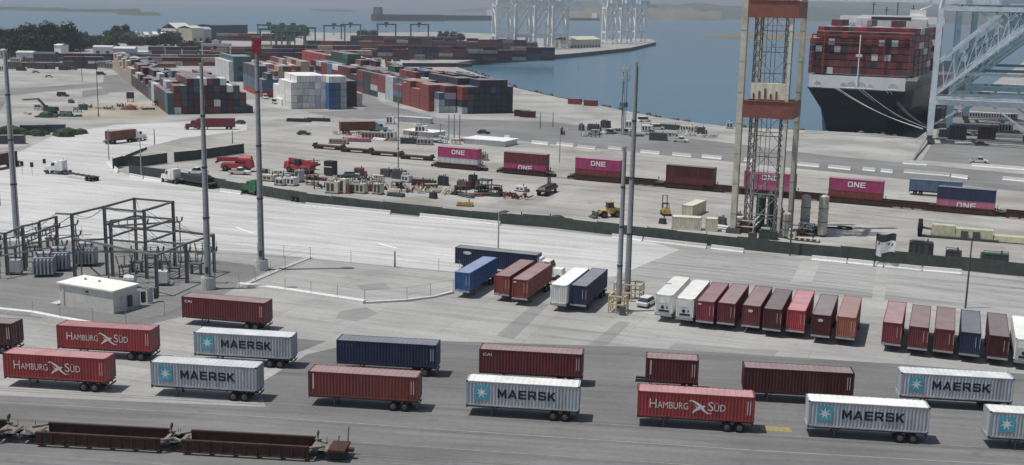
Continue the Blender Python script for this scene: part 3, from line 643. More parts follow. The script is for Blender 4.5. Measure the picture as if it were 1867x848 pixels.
# communications pole
g = G(1135, 246); H = ht(1135, 246, 118); t = thing('antenna_mast', 'blue grey antenna mast with platform standing by the waterfront', 'antenna mast', g)
mb = MB(); mb.cyl((0, 0, 0), (0, 0, H), .55, .35, 10); mb.build('pole', m_craneb, t)
mb = MB(); mb.cyl((0, 0, H * .40), (0, 0, H * .40 + 1.6), 1.5, n=8); mb.build('platform', paint['steel_blue'], t)
for zz in (H - 1.2, H - 4.5):
    mb = MB()
    for k in range(6): a = 1.047 * k; c = ang(a) * 1.7; mb.bar((0, 0, zz), c + V((0, 0, zz)), .12); d = ang(a + 1.047) * 1.7; mb.bar(c + V((0, 0, zz)), d + V((0, 0, zz)), .12)
    mb.build('antenna_ring', m_craneb, t)
    for k in range(6):
        a = 1.047 * k + .3; c = ang(a) * 1.85; mb = MB(); mb.box(c.x - .18, c.x + .18, c.y - .12, c.y + .12, zz - 1.2, zz + 1.3); mb.build('antenna', paint['light_grey'], t)
for k in range(3):
    a = 2.09 * k; mb = MB(); c = ang(a) * .9; mb.cyl(c, c + V((0, 0, H * .9)), .1, n=6); mb.build('conduit', m_dsteel, t)

# ------------------------------------------------------------ yellow pole guards
m_guard = mat('guard_yellow', (.50, .42, .26), .7, dirt=((.42, .36, .26), .6, .4), scale=2)
def guard(px, py, label, wx, wy, H=2.6):
    t = thing('pole_guard', label, 'pole guard', G(px, py), A_YARD, 'yellow pole guards')
    nx = max(2, int(wx / 1.1)); ps = []
    for k in range(nx + 1):
        for y in (-wy / 2, wy / 2): ps.append((-wx / 2 + wx * k / nx, y))
    ps += [(-wx / 2, 0), (wx / 2, 0)]
    for x, y in ps: mb = MB(); mb.cyl((x, y, 0), (x, y, H), .11, n=8); mb.build('post', m_guard, t)
    for z in (H - .12, H * .5):
        mb = MB()
        for y in (-wy / 2, wy / 2): mb.bar((-wx / 2, y, z), (wx / 2, y, z), .2)
        for x in (-wx / 2, wx / 2): mb.bar((x, -wy / 2, z), (x, wy / 2, z), .2)
        mb.build('rail', m_guard, t)
guard(1127, 568, 'yellow post and rail guard round the shorter mast', 2.3, 2.3); guard(1146, 546, 'long yellow guard frame behind the one of the shorter mast', 4.0, 2.6, 2.7)
mb = MB(); q = G(1128, 572); mb.box(-.4, .4, -.3, .3, 0, 1.3, .04, .04); b = mb.build('electrical_cabinet', paint['dark_grey'], loc=q + ang(A_YARD) * .5 + V((0, -.6, 0)), rz=A_YARD)
tag(b, 'small dark cabinet inside the yellow guard of the shorter mast', 'cabinet')

# ------------------------------------------------------------ vehicles
def make_car(label, col, p, rz, kind='sedan', group='cars parked about the yard', cat='car'):
    k = ('car', kind, col)
    if k not in _cm:
        L_, W_, h1, h2 = (4.6, 1.8, .82, 1.45) if kind == 'sedan' else (5.4, 2.0, 1.05, 1.85) if kind == 'pickup' else (5.2, 2.0, 1.0, 2.1)
        X, Y = L_ / 2, W_ / 2; a = MB()
        prof = [(-X, .35), (-X, h1 * .92), (-X + .2, h1), (X * .45, h1), (X - .15, h1 * .86), (X, h1 * .7), (X, .35)]
        a.prism(prof, -Y, Y)
        c = MB(); x0, x1 = {'sedan': (-X + .45, X * .45), 'pickup': (-X * .2, X * .45), 'van': (-X + .08, X * .55)}[kind]
        c.box(x0, x1, -Y + .08, Y - .08, h1, h2 - .06, .42 if kind == 'sedan' else .15, .16, fx=.55 if kind != 'van' else .5)
        d = MB(); d.box(x0 + (.4 if kind == 'sedan' else .13), x1 - .5, -Y + .22, Y - .22, h2 - .06, h2, .05, .05)
        e = MB()
        if kind == 'pickup': e.box(-X + .1, -X * .22, -Y + .12, Y - .12, h1 + .004, h1 + .02)
        _cm[k] = (a.mesh('body', paint[col]), c.mesh('windows', m_glass), d.mesh('roof', paint[col]), e.mesh('bed', paint['dark_grey']), L_, W_)
    A = _cm[k]; t = thing(cat if cat in ('pickup', 'van') else 'car', label, cat, (p.x, p.y, 0), rz, group)
    link('body', A[0], t); link('windows', A[1], t); link('roof', A[2], t)
    if kind == 'pickup': link('bed', A[3], t)
    for x in (-A[4] * .31, A[4] * .31):
        for y in (-A[5] / 2 + .08, A[5] / 2 - .08): wheel_pair(t, x, y, .34, .22, nn=10)
    return t
def make_tractor(label, col, p, rz, group=None, hood=True):
    t = thing('truck_tractor', label, 'truck', (p.x, p.y, 0), rz, group); c = paint[col]
    mb = MB(); mb.box(-3.2, 3.2, -.45, .45, .75, 1.0); mb.build('frame', m_chrome, t)
    mb = MB(); mb.box(-.9, 1.3, -1.2, 1.2, 1.0, 2.2); mb.box(-.9, 1.3, -1.2, 1.2, 2.2, 3.1, 0, .08, fx=.35); mb.build('cab', c, t)
    mb = MB(); mb.box(1.3, 3.2, -.95, .95, .85, 1.95, 0, .12, fx=.25) if hood else mb.box(1.3, 1.9, -1.15, 1.15, .85, 2.0, 0, .05, fx=.1); mb.build('hood', c, t)
    mb = MB(); mb.box(-2.0, -.9, -1.15, 1.15, 1.0, 3.5, .05, .05, fx=-.3); mb.build('sleeper', c, t)
    mb = MB(); mb.hexa([(1.32, -1.0, 2.2), (1.36, -1.0, 2.2), (1.36, 1.0, 2.2), (1.32, 1.0, 2.2), (1.02, -.92, 3.0), (1.06, -.92, 3.0), (1.06, .92, 3.0), (1.02, .92, 3.0)]); mb.build('windscreen', m_glass, t)
    for s in (-1, 1):
        mb = MB(); mb.hexa([(.1, s * 1.2, 2.2), (1.1, s * 1.2, 2.2), (1.1, s * 1.22, 2.2), (.1, s * 1.22, 2.2), (.1, s * 1.13, 2.95), (.85, s * 1.13, 2.95), (.85, s * 1.15, 2.95), (.1, s * 1.15, 2.95)]); mb.build('side_window', m_glass, t)
        mb = MB(); mb.cyl((-1.6, s * .95, .75), (.2, s * .95, .75), .32, n=10); mb.build('fuel_tank', m_rim, t)
        wheel_pair(t, 2.4, s * 1.02, .5, .3)
        for x in (-2.7, -1.4): wheel_pair(t, x, s * .95, .5, .5)
    mb = MB(); mb.cyl((-.95, -1.05, 1.0), (-.95, -1.05, 3.9), .08, n=6); mb.build('exhaust', m_rim, t)
    mb = MB(); mb.box(3.2, 3.35, -1.1, 1.1, .45, .85); mb.build('bumper', m_rim, t); return t
def flat_chassis(label, p, rz, Lg=12, deck=False, group='trucks and trailers on the road', col='dark_grey'):
    t = thing('flatbed_trailer', label, 'trailer', (p.x, p.y, 0), rz, group); mb = MB()
    for y in (-.45, .45): mb.box(-Lg / 2, Lg / 2, y - .08, y + .08, .95, 1.2)
    for k in range(7): x = -Lg / 2 + .2 + (Lg - .4) * k / 6; mb.box(x - .08, x + .08, -1.2, 1.2, 1.0, 1.18)
    mb.build('frame', m_chrome, t)
    if deck: mb = MB(); mb.box(-Lg / 2, Lg / 2, -1.25, 1.25, 1.2, 1.35); mb.build('deck', paint[col], t)
    for x in (-Lg / 2 + .9, -Lg / 2 + 2.2):
        for y in (-1, 1): wheel_pair(t, x, y, .5, .45)
        mb = MB(); mb.box(x - .6, x + .6, -1.2, 1.2, 1.02, 1.1); mb.build('mudguard', m_black, t)
    return t
TG = 'trucks and trailers on the road'
# the truck behind the end on containers
a = G(841, 452, 4.0); c = G(991, 466.6, 4.0); a.z = c.z = 0; th = math.atan2(c.y - a.y, c.x - a.x); p = a + ang(th) * CL40 / 2 + ang(th + math.pi / 2) * 1.22
container('long navy container on the truck passing behind the bright blue one', 'navy', p, th, 1.25, 2.75, (c - a).length, logo='oval', roof='dark_grey', group='containers on trucks')
chassis(p, th + math.pi, 'trailer of the truck passing behind the bright blue container', 'containers on trucks')
make_tractor('white truck cab pulling the long navy container', 'white', p + ang(th) * ((c - a).length / 2 + 1.2), th, TG)
make_car('silver white car between the yellow guards and the white containers', 'light_grey', G(1180, 556), rad(60), 'sedan')
def run(px1, py1, px2, py2):
    a, c = G(px1, py1), G(px2, py2); return (a + c) / 2, math.atan2(c.y - a.y, c.x - a.x), (c - a).length
# bobtail with empty trailer in the bend
m_, th, Lg = run(176, 331, 118, 322); flat_chassis('empty container trailer following the white cab in the road bend', m_, th, 12); make_tractor('white truck cab in the road bend pulling an empty trailer', 'white', G(106, 317), th + .35, TG)
m_, th, Lg = run(396, 345, 322, 333); flat_chassis('loaded flatbed behind the white truck by the screen fence', m_, th, 13, True); make_tractor('white truck with dark sleeper by the screen fence', 'white', G(314, 333), th, TG)
mb = MB()
mb.box(-5.2, 3.5, -1.2, 1.2, 1.36, 2.5, .1, .05); mb.box(-4.6, 1.0, -1, 1, 2.5, 2.9, .3, .2)
o = mb.build('tarped_load', paint['charcoal'], loc=(m_.x, m_.y, 0), rz=th); tag(o, 'dark tarped load on the flatbed behind the white truck', 'load')
m_, th, Lg = run(552, 368, 478, 356); flat_chassis('empty container trailer behind the green and white truck', m_, th, 13); make_tractor('green and white truck beside the tall mast with red cage', 'green', G(462, 354), th, TG)
def truck_cont(label, lc, lt, col, x1, y1, x2, y2, tcol, H=2.7, Lg=CL40, cab=True, ends=1, rear=0):
    a, c = G(x1, y1, 1.25), G(x2, y2, 1.25); a.z = c.z = 0; th = math.atan2(c.y - a.y, c.x - a.x); p = a + ang(th) * Lg / 2 + ang(th + math.pi / 2) * 1.22
    container(label, col, p, th, 1.25, H, Lg, group='containers on trucks'); chassis(p, th + math.pi * (ends > 0), lt, 'containers on trucks')
    if cab: make_tractor(lc, tcol, p + ang(th) * ends * (Lg / 2 + 1.4), th + (0 if ends > 0 else math.pi), TG)
truck_cont('rust red container on a truck near the upper road bend', 'white truck cab pulling the rust red container near the upper bend', 'trailer under the rust red container near the upper bend', 'rust', 202, 256, 246, 251, 'white', Lg=10)
truck_cont('crimson container trailer in front of the left yard stack', 'crimson cab in front of the left yard stack', 'trailer under the crimson container in front of the left stack', 'crimson', 362, 230, 426, 230, 'crimson', ends=-1)
truck_cont('rust brown container with light blue truck in the far yard', 'light blue truck cab in the far yard', 'trailer of the light blue truck in the far yard', 'rust', 621, 237, 676, 236, 'sky')
truck_cont('dark maroon container on the truck at the left picture edge', 'white truck cab at the left picture edge', 'trailer of the truck at the left picture edge', 'dark_maroon', -8, 302, 42, 292, 'white', ends=-1, Lg=9)
truck_cont('grey container with blue star on a truck behind the railway', '', 'trailer behind the railway beside the navy topped stack', 'steel_blue', 1657, 346, 1712, 350, 'white', cab=False)
for lab, col, x, y, rz, kd, ct in (
 ('dark sedan on the grey lane beside the light blue truck', 'charcoal', 554, 246, -.1, 'sedan', 'car'), ('dark car left of the crimson container trailer', 'charcoal', 437, 226, 2.7, 'sedan', 'car'),
 ('dark car behind the white warehouse roof', 'charcoal', 882, 244, -.2, 'sedan', 'car'), ('white van parked beside the white container stack', 'white', 484, 180, -1.2, 'van', 'van'), ('cream van parked in front of the white container stack', 'cream', 503, 189, -1.0, 'van', 'van'),
 ('white pickup on the working yard left of the red machine', 'white', 360, 318, 2.9, 'pickup', 'pickup'), ('white pickup in front of the red machines', 'white', 437, 318, -.1, 'pickup', 'pickup'), ('grey car in the working yard centre', 'grey', 640, 322, .2, 'sedan', 'car'),
 ('dark parked car in the upper left lot', 'charcoal', 185, 137, .1, 'van', 'van'), ('grey car at the top of the left lot', 'grey', 66, 133, .1, 'sedan', 'car'), ('white car in the middle of the upper left lot', 'white', 90, 141, .2, 'sedan', 'car'), ('brown trucklike van at the top of the lot', 'rust', 133, 128, .1, 'van', 'van'),
 ('dark green van on the sandy lane at left', 'dark_green', 115, 176, .1, 'van', 'van'), ('white car by the white dashes near the tower', 'white', 1241, 259, -.3, 'pickup', 'pickup'), ('white car by the crane barriers at right', 'white', 1785, 297, -.3, 'pickup', 'pickup'), ('dark car parked under the big crane', 'charcoal', 1790, 266, -.3, 'sedan', 'car'),
 ('white pickup by the antenna mast', 'white', 1112, 244, .5, 'pickup', 'pickup'), ('grey pickup left of the antenna mast', 'grey', 1084, 246, .1, 'pickup', 'pickup'), ('white van at the waterfront right of the antenna mast', 'white', 1175, 222, .3, 'van', 'van'), ('white box shaped van with dark trailer at the waterfront', 'white', 1198, 236, .1, 'van', 'van'),
 ('silver car beyond the far stacks', 'light_grey', 510, 128, .2, 'sedan', 'car'), ('white car near the sandy lot', 'white', 70, 118, .1, 'van', 'van')):
    make_car(lab, col, G(x, y), rz, kd, cat=ct)

# ------------------------------------------------------------ fences and barriers
def seg_pts(px, step):
    Q = [G(*p) for p in px]; out = []
    for a, c in zip(Q, Q[1:]):
        nn = max(1, round((c - a).length / step)); out += [a.lerp(c, k / nn) for k in range(nn)]
    return out + [Q[-1]]
def screen_fence(label, px, H=2.6, step=6, posts=2):
    S = seg_pts(px, step); o = S[0].copy(); t = thing('screened_fence', label, 'fence', o)
    rr = random.Random(5)
    mb = MB()
    for a, c in zip(S, S[1:]):
        a2, c2 = a - o, c - o; h1 = H * rr.uniform(.93, 1.04); n_ = (c - a).cross(V((0, 0, 1))).normalized() * .03
        mb.hexa([a2 - n_ + V((0, 0, .08)), a2 + n_ + V((0, 0, .08)), c2 + n_ + V((0, 0, .08)), c2 - n_ + V((0, 0, .08)), a2 - n_ + V((0, 0, h1)), a2 + n_ + V((0, 0, h1)), c2 + n_ + V((0, 0, h1)), c2 - n_ + V((0, 0, h1))])
    mb.build('screen', m_screen, t)
    for a in S[::posts]: mb = MB(); mb.cyl(a - o, a - o + V((0, 0, H + .25)), .07, n=6); mb.build('post', paint['dark_grey'], t)
screen_fence('long dark green screened fence between the road and the railway yard', [(236, 318), (262, 321), (300, 326), (330, 332), (440, 351), (560, 371), (700, 387), (860, 404), (1000, 415), (1180, 436), (1400, 460), (1600, 479), (1750, 493), (1990, 517)], 2.35, 6)
screen_fence('short dark green fence piece at the inner road bend', [(206, 309), (222, 304), (262, 304), (305, 298)], 2.8, 5)
screen_fence('green screened fence piece behind the white truck', [(318, 296), (360, 292), (445, 280)], 2.8, 6)
screen_fence('low dark fence along the sandy corner of the bend', [(208, 300), (232, 288), (268, 273)], .9, 5)
def barrier(label, p1, p2, H=.85, group='white concrete barriers along the road', seg=None):
    a, c = G(*p1), G(*p2); d = (c - a).length; th = math.atan2(c.y - a.y, c.x - a.x); mb = MB()
    mb.prism([(-.42, 0), (.42, 0), (.42, .12), (.2, .35), (.13, H), (-.13, H), (-.2, .35), (-.42, .12)], -d / 2, d / 2)
    tag(mb.build('road_barrier', m_barrier, loc=(a + c) / 2, rz=th - math.pi / 2), label, 'barrier', group)
m2 = [((197, 297), (216, 315), 'curved end barrier at the inner road bend'), ((237, 322), (262, 327), 'white barrier by the thin pole in the bend'), ((264, 327), (296, 332), 'white barrier left of the white truck cab'),
 ((402, 350), (440, 355), 'white barrier between the two trucks'), ((557, 376), (712, 391), 'long white barrier right of the green truck'), ((766, 396), (912, 411), 'long white barrier under the curved lamp pole'),
 ((1116, 434), (1146, 437), 'white barrier just behind the twin masts'), ((1150, 437), (1171, 440), 'short white barrier right of the twin masts'), ((1174, 440), (1288, 453), 'long white barrier below the cream containers'), ((1297, 454), (1356, 461), 'white barrier below the tower'),
 ((1480, 474), (1543, 480), 'white barrier left of the dark banner'), ((1546, 480), (1592, 485), 'white barrier at the foot of the dark banner'), ((1596, 485), (1610, 487), 'shortest white barrier at the banner pole'), ((1613, 487), (1680, 494), 'white barrier right of the dark banner'), ((1683, 494), (1753, 500), 'white barrier at the right end of the roadside row')]
for a, c, l in m2: barrier(l, a, c)
dash = [(930, 252, 920), (970, 262, 1000), (1015, 265, 1046), (1053, 270, 1086), (1109, 272, 1134), (1168, 279, 1203), (1226, 284, 1261), (1280, 288, 1316), (1357, 294, 1374), (1454, 302, 1494), (1510, 307, 1551), (1573, 311, 1596), (1606, 314, 1628)]
nm_ = ['first', 'second', 'third', 'fourth', 'fifth', 'sixth', 'seventh', 'eighth', 'ninth', 'tenth', 'eleventh', 'twelfth', 'thirteenth']
for k, (x0, y, x1) in enumerate(dash):
    if x1 < x0: x0, x1 = x1, x0
    barrier('%s white barrier from the left along the service road behind the train' % nm_[k], (x0, y - .5), (x1, y + (x1 - x0) * .085), 1.0, 'white barriers behind the train')
for p1, p2, l in (((1646, 299), (1690, 302), 'white barrier at the foot of the leaning strut by the crane'), ((1648, 315), (1732, 322), 'long white barrier left of the crane barriers behind the train'), ((1735, 323), (1765, 327), 'white barrier above the grey starred trailer'), ((1772, 303), (1990, 320), 'long white barrier running out at right under the crane'), ((1828, 328), (1960, 340), 'white barrier at the right edge above the navy topped stack')):
    barrier(l, p1, p2, 1.0, 'white barriers behind the train')
strip('crane_rail', [(1700, 256), (2100, 285)], .8, .03, m_mark)
def wire_fence(label, px, H=2.2, step=5.5):
    S = seg_pts(px, step); o = S[0].copy(); t = thing('wire_fence', label, 'fence', o, 0, 'thin wire fences')
    for a in S: mb = MB(); mb.cyl(a - o, a - o + V((0, 0, H)), .045, n=5); mb.build('post', m_steel, t)
    for z in (H - .05, H * .5, .12):
        mb = MB()
        for a, c in zip(S, S[1:]): mb.bar(a - o + V((0, 0, z)), c - o + V((0, 0, z)), .025)
        mb.build('rail', m_steel, t)
wire_fence('wire fence along the road side of the empty lot', [(395, 462), (470, 466), (566, 473), (640, 480), (720, 488), (800, 495), (838, 498)])
wire_fence('wire fence between the substation and the empty lot', [(566, 473), (520, 490), (436, 524)])
wire_fence('wire fence on the curb of the empty lot', [(436, 522), (520, 532), (665, 554), (742, 550), (826, 535)])
wire_fence('wire fence in front of the white control hut', [(-20, 566), (60, 573), (110, 584), (230, 592), (300, 575), (345, 552)], 2.0)
wire_fence('wire fence behind the substation', [(-20, 425), (60, 424), (150, 433), (280, 448), (395, 462)], 2.2)

# ------------------------------------------------------------ railway
TP, TQ = G(780, 304), G(1867, 400); TA = math.atan2(TQ.y - TP.y, TQ.x - TP.x)
m_well = mat('well_car_paint', (.07, .032, .026), .75, var=.35, dirt=((.05, .035, .03), .5, .7)); m_plat = mat('platform_grey', (.20, .175, .155), .8, var=.3)
def rail_truck(par, x, g=.78):
    mb = MB()
    for y in (-g, g): mb.box(x - 1.25, x + 1.25, y - .08, y + .08, .38, .66, .25, 0)
    mb.box(x - .2, x + .2, -g, g, .45, .7); f = mb.build('bogie', m_black, par)
    for xx in (x - .85, x + .85):
        for y in (-g + .05, g - .05): mb = MB(); mb.cyl((xx, y - .06, .43), (xx, y + .06, .43), .43, n=12); mb.build('wheel', m_chrome, f)
def make_well(Lw=12.6, Hs=1.05):
    t = thing('well_car', '', 'railway car'); X = Lw / 2
    for y in (-1.32, 1.32):
        mb = MB(); s = 1 if y > 0 else -1
        mb.box(-X, X, y - .05, y + .05, .35, .35 + Hs); mb.box(-X, X, y - .14, y + .14, .35 + Hs, .35 + Hs + .14); mb.box(-X, X, y - .14, y + .1, .25, .35)
        nr = 11
        for k in range(nr): x = -X + .5 + (Lw - 1) * k / (nr - 1); mb.box(x - .06, x + .06, y + s * .05 - (.09 if s < 0 else 0), y + s * .05 + (.09 if s > 0 else 0), .35, .35 + Hs)
        mb.build('side_sill', m_well, t)
    mb = MB()
    for k in range(6): x = -X + .4 + (Lw - .8) * k / 5; mb.box(x - .25, x + .25, -1.27, 1.27, .28, .36)
    mb.build('floor_cross_beams', m_well, t)
    for s in (-1, 1):
        x = s * (X + .9); mb = MB(); mb.box(x - .95, x + .95, -1.0, 1.0, 1.05, 1.2, .1, .1); mb.box(x - .6 , x + .6, -.35, .35, .75, 1.05)
        for y in (-.9, .9): mb.bar((x - s * .9, y * 1.4, 1.35), (x + s * .4, y * .5, 1.3), .3, .16)
        mb.build('end_platform', m_plat, t)
        mb = MB(); mb.bar((x + s * .3, -.95, 1.2), (x + s * .3, -.95, 1.75), .05); mb.bar((x + s * .3, .95, 1.2), (x + s * .3, .95, 1.75), .05); mb.bar((x + s * .3, -.95, 1.72), (x + s * .3, -.5, 1.72), .05); mb.build('handrail', m_plat, t)
        rail_truck(t, x)
    mb = MB(); mb.cyl((X + .35, .8, 1.2), (X + .35, .8, 2.35), .06, n=6); mb.cyl((X + .3, .8, 2.1), (X + .42, .8, 2.1), .28, n=10); mb.build('hand_brake', m_dsteel, t)
    return t
well0 = make_well(); wu = [0]
def well(p, rz, label, group):
    if not wu[0]: wu[0] = 1; well0.location = p; well0.rotation_euler.z = rz; well0['label'] = label; well0['group'] = group; return well0
    return dup(well0, p, rz, label, group)
RC, RD = G(-12, 800), G(636, 836)
for x, l in ((-105, 'dark red well car cut off by the left picture edge in the foreground'), (190, 'dark red empty well car in the lower left, middle one of the foreground'), (455, 'dark red empty well car at the right end of the foreground string')):
    q = on_line(x, RC, RD); wl = well(V((q.x, q.y, .02)), math.atan2(RD.y - RC.y, RD.x - RC.x), l, 'well cars in the foreground')
last = wl; X = 12.6 / 2 + 1.8
mb = MB(); mb.box(X, X + 1.7, -1.25, 1.25, 1.0, 1.25); mb.box(X + 1.7, X + 2.3, -.25, .25, .75, 1.05); mb.build('end_deck', m_well, last)
mb = MB(); mb.bar((X + .9, -.9, 1.25), (X + 1.1, -.9, 2.7), .12); mb.bar((X + 1.5, .9, 1.25), (X + 1.6, .9, 2.9), .12); mb.build('stanchion', m_plat, last)
mb = MB(); mb.box(X - .2, X + 1.6, -1.1, 1.1, .3, 1.0, .1, .1); mb.build('end_truck', m_black, last)
for s in (-.72, .72):
    d = (RD - RC).normalized(); u = V((-d.y, d.x, 0)) * s; mb = MB(); mb.bar(RC + u - d * 20 + V((0, 0, .03)), RD + u + d * 160 + V((0, 0, .03)), .08, .04); struct('rail', mb, m_rail)
TR = [(798, 'pink magenta container with white letters topping a white one, leftmost on the train', 'magenta', 'ONE', 'white container below the leftmost magenta one on the train', 'light_grey', None),
 (918, 'maroon container riding on a magenta one, left part of the train', 'maroon', None, 'magenta lettered container under the maroon one on the train', 'magenta', 'ONE'),
 (1048, 'magenta container with white letters left of the twin masts', 'magenta', 'ONE', 'brick red container below the magenta one left of the twin masts', 'brick', None),
 (1213, 'dark red container upper of the pair left of the tower', 'dark_maroon', None, 'dark red container lower of the pair left of the tower', 'maroon', None),
 (1355, 'magenta lettered container seen through the tower legs', 'magenta', 'ONE', 'pink container seen low between the tower legs', 'pink', None),
 (1509, 'bright magenta container with white letters right of the tower', 'magenta', 'ONE', 'dark red container below the bright magenta one right of the tower', 'brick', None),
 (1706, 'navy container topping a pink lettered one at the right', 'navy', None, 'pink lettered container below the navy one at the right', 'pink', 'ONE')]
TGc, TGw = 'containers stacked on the train', 'well cars of the container train'
for i, (x, l1, c1, g1, l2, c2, g2) in enumerate(TR):
    a = on_line(x, TP + V((0, 0, .5)), TQ + V((0, 0, .5))); a.z = 0; p = a + ang(TA) * CL40 / 2 + ang(TA + math.pi / 2) * 1.22
    container(l2, c2, p, TA, .42, 2.6, CL40, logo=g2, group=TGc); container(l1, c1, p, TA, 3.04, 2.75, CL40, logo=g1, group=TGc)
    well(V((p.x, p.y, .02)), TA, 'well car under ' + l1.replace('container ', '').split(',')[0], TGw)
for x, l in ((1150, 'empty well car behind the twin masts'), (1326, 'empty well car just left of the tower'), (1462, 'empty well car between tower and bright magenta container'), (1652, 'empty reddish well car left of the navy topped pair'), (1890, 'reddish brown well car at the right picture edge')):
    a = on_line(x, TP, TQ); p = a + ang(TA + math.pi / 2) * 1.22; well(V((p.x, p.y, .02)), TA, l, TGw)
for s in (-.72, .72):
    d = ang(TA); u = ang(TA + math.pi / 2) * (1.22 + s); mb = MB(); mb.bar(TP + u - d * 20 + V((0, 0, .03)), TQ + u + d * 40 + V((0, 0, .03)), .1, .06); struct('rail', mb, m_rail)
# flat cars / low wagons left of the train
for k, (x, y, l) in enumerate(((600, 272, 'rusty low wagon at the left end of the siding'), (650, 278, 'rusty low wagon second on the siding'), (705, 284, 'rusty low wagon third on the siding'), (760, 291, 'rusty low wagon next to the magenta container'))):
    g = G(x, y); t = thing('flat_wagon', l, 'railway car', g, rad(-20), 'low wagons on the siding'); mb = MB(); mb.box(-5.2, 5.2, -1.3, 1.3, .7, 1.15); mb.build('deck', m_well, t)
    rail_truck(t, -3.6); rail_truck(t, 3.6)
    mb = MB(); mb.box(-4.9, -4.6, -1.2, 1.2, 1.15, 1.7); mb.box(4.6, 4.9, -1.2, 1.2, 1.15, 1.7); mb.build('bulkhead', m_dsteel, t)

# ------------------------------------------------------------ control hut and substation
BL, BR, BB = G(110, 556), G(207.6, 573), G(247, 550)
e1 = (BR - BL); W1 = e1.length; th = math.atan2(e1.y, e1.x); W2 = (BB - BR).length
t = thing('control_hut', 'white flat roofed control hut beside the substation', 'hut', BL, th)
_u = V((-math.sin(th), math.cos(th), 0)); W2 = max(q * .1 for q in range(20, 120) if PR(BR + _u * q * .1)[0] < 252 or q == 20) if PR(BR + _u * 2)[0] < PR(BR + _u * 8)[0] else 5.0
print('HUT', W1, W2, PR(BR + _u * 5))
mb = MB(); mb.box(0, W1, 0, W2, 0, 3.2); mb.build('walls', mat('hut_wall', (.66, .65, .60), .8, var=.12, scale=.8, dirt=((.45, .42, .36), .6, .4)), t)
mb = MB(); mb.box(-.25, W1 + .25, -.25, W2 + .25, 3.2, 3.42); mb.build('roof', mat('hut_roof', (.76, .75, .70), .8, var=.1), t)
mb = MB(); mb.box(W1 * .5, W1 * .5 + .5, -.12, -.004, 2.55, 2.75); mb.build('wall_light', m_black, t)
for y in (1.4, 4.0, 6.6):
    mb = MB(); mb.box(W1 + .003, W1 + .06, y, y + 1.1, .1, 2.3); d = mb.build('door', paint['light_grey'], t)
    mb = MB(); mb.box(W1 + .06, W1 + .5, y + 1.25, y + 1.8, .5, 2.1); mb.build('air_conditioner', m_dsteel, t)
mb = MB(); mb.box(.6, .9, -.1, -.004, .3, 2.6); mb.build('downpipe', paint['light_grey'], t)
for x in (2.2, 4.9): mb = MB(); mb.cyl((x, W2 * .6, 3.42), (x, W2 * .6, 3.7), .18, n=8); mb.build('roof_vent', m_steel, t)
mb = MB(); mb.box(-1.4, -.02, -.6, 1.6, .01, .25); mb.build('step', m_conc, t)
m_sub = mat('substation_steel', (.175, .178, .18), .6, .2, scale=2)
o = G(196, 501); t = thing('substation_frame', 'dark steel gantry frame of the substation', 'steel frame', o)
def col(px, py, H, w_=.36):
    g = G(px, py) - o; g.z = 0; mb = MB()
    for a in (-w_ / 2, w_ / 2): mb.box(g.x + a - .05, g.x + a + .05, g.y - w_ / 2, g.y + w_ / 2, 0, H)
    mb.box(g.x - w_ / 2 + .05, g.x + w_ / 2 - .05, g.y - .05, g.y + .05, 0, H); mb.build('column', m_sub, t); return g
HT, HL = 11.2, 6.4
A = col(196, 501, HT); A2 = col(206, 504, HT - 2.2); C = col(319.6, 488, HT); D = col(268, 509, HT); B_ = A + C - D
mb = MB(); mb.box(B_.x - .2, B_.x + .2, B_.y - .2, B_.y + .2, 0, HT); mb.build('column', m_sub, t)
E_ = col(391, 497, HL); F_ = col(341, 516, HL); G_ = col(287, 540, HL); H_ = col(137, 504, 10.2); K_ = col(46, 494, 7.5); L_ = col(14, 502, 6.9); I_ = col(106, 462, 6.6); J_ = col(75, 472, 6.4)
def beam(a, c, z, z2=None, w_=.26, truss=False):
    z2 = z if z2 is None else z2; mb = MB(); p = V((a.x, a.y, z - .17)); q = V((c.x, c.y, z2 - .17)); mb.bar(p, q, w_, .3)
    if truss:
        mb.bar(p - V((0, 0, .9)), q - V((0, 0, .9)), w_ * .7, .2); nn = max(2, int((q - p).length / 1.4))
        for k in range(nn + 1): r = p.lerp(q, k / nn); mb.bar(r, r - V((0, 0, .9)), .12)
    mb.build('beam', m_sub, t)
for a, c in ((A, B_), (B_, C), (C, D)): beam(a, c, HT)
beam(A2, D, HT - 2, HT - 1.2, truss=True); beam(A, D, HT - .2)
for z in (8.3, 6.1):
    for a, c in ((A, B_), (B_, C), (C, D), (D, A2)): beam(a, c, z, w_=.26)
beam(C, E_, HL); beam(E_, F_, HL); beam(F_, G_, HL); beam(D, F_, HL); beam(H_, A, 10.2, HT); beam(H_, B_, 10.1, HT, w_=.26); beam(H_, G_, HL, HL); beam(H_, I_, 10.2, 7.2); beam(I_, J_, 6.6); beam(J_, K_, 6.4, 7.5); beam(K_, L_, 7.5, 6.9); beam(L_, L_ + V((-12, 3, 0)), 6.9)
beam(I_, K_, 5.2, 5.6, truss=True); beam(A, H_, 6.0)
for a, c, z0, z1 in ((H_, A, 10.0, 11.0), (H_, K_, 9.8, 7.3), (A, C, 11.0, 11.0), (B_, D, 11.0, 11.0), (D, F_, 8.1, 6.2), (C, E_, 8.1, 6.2), (A, G_, 8.2, 6.2), (I_, L_, 7.0, 6.7), (D, E_, 11.0, 6.3), (A2, F_, 9.0, 6.2)):
    for dy in (-.7, .7):
        mb = MB(); p0, p1 = V((a.x, a.y + dy, z0)), V((c.x, c.y + dy, z1)); pp = [p0.lerp(p1, i / 8) - V((0, 0, 1.1 * math.sin(math.pi * i / 8))) for i in range(9)]
        for u, v_ in zip(pp, pp[1:]): mb.cyl(u, v_, .035, n=4, cap=False)
        mb.build('conductor', m_dsteel, t)
rr = random.Random(11)
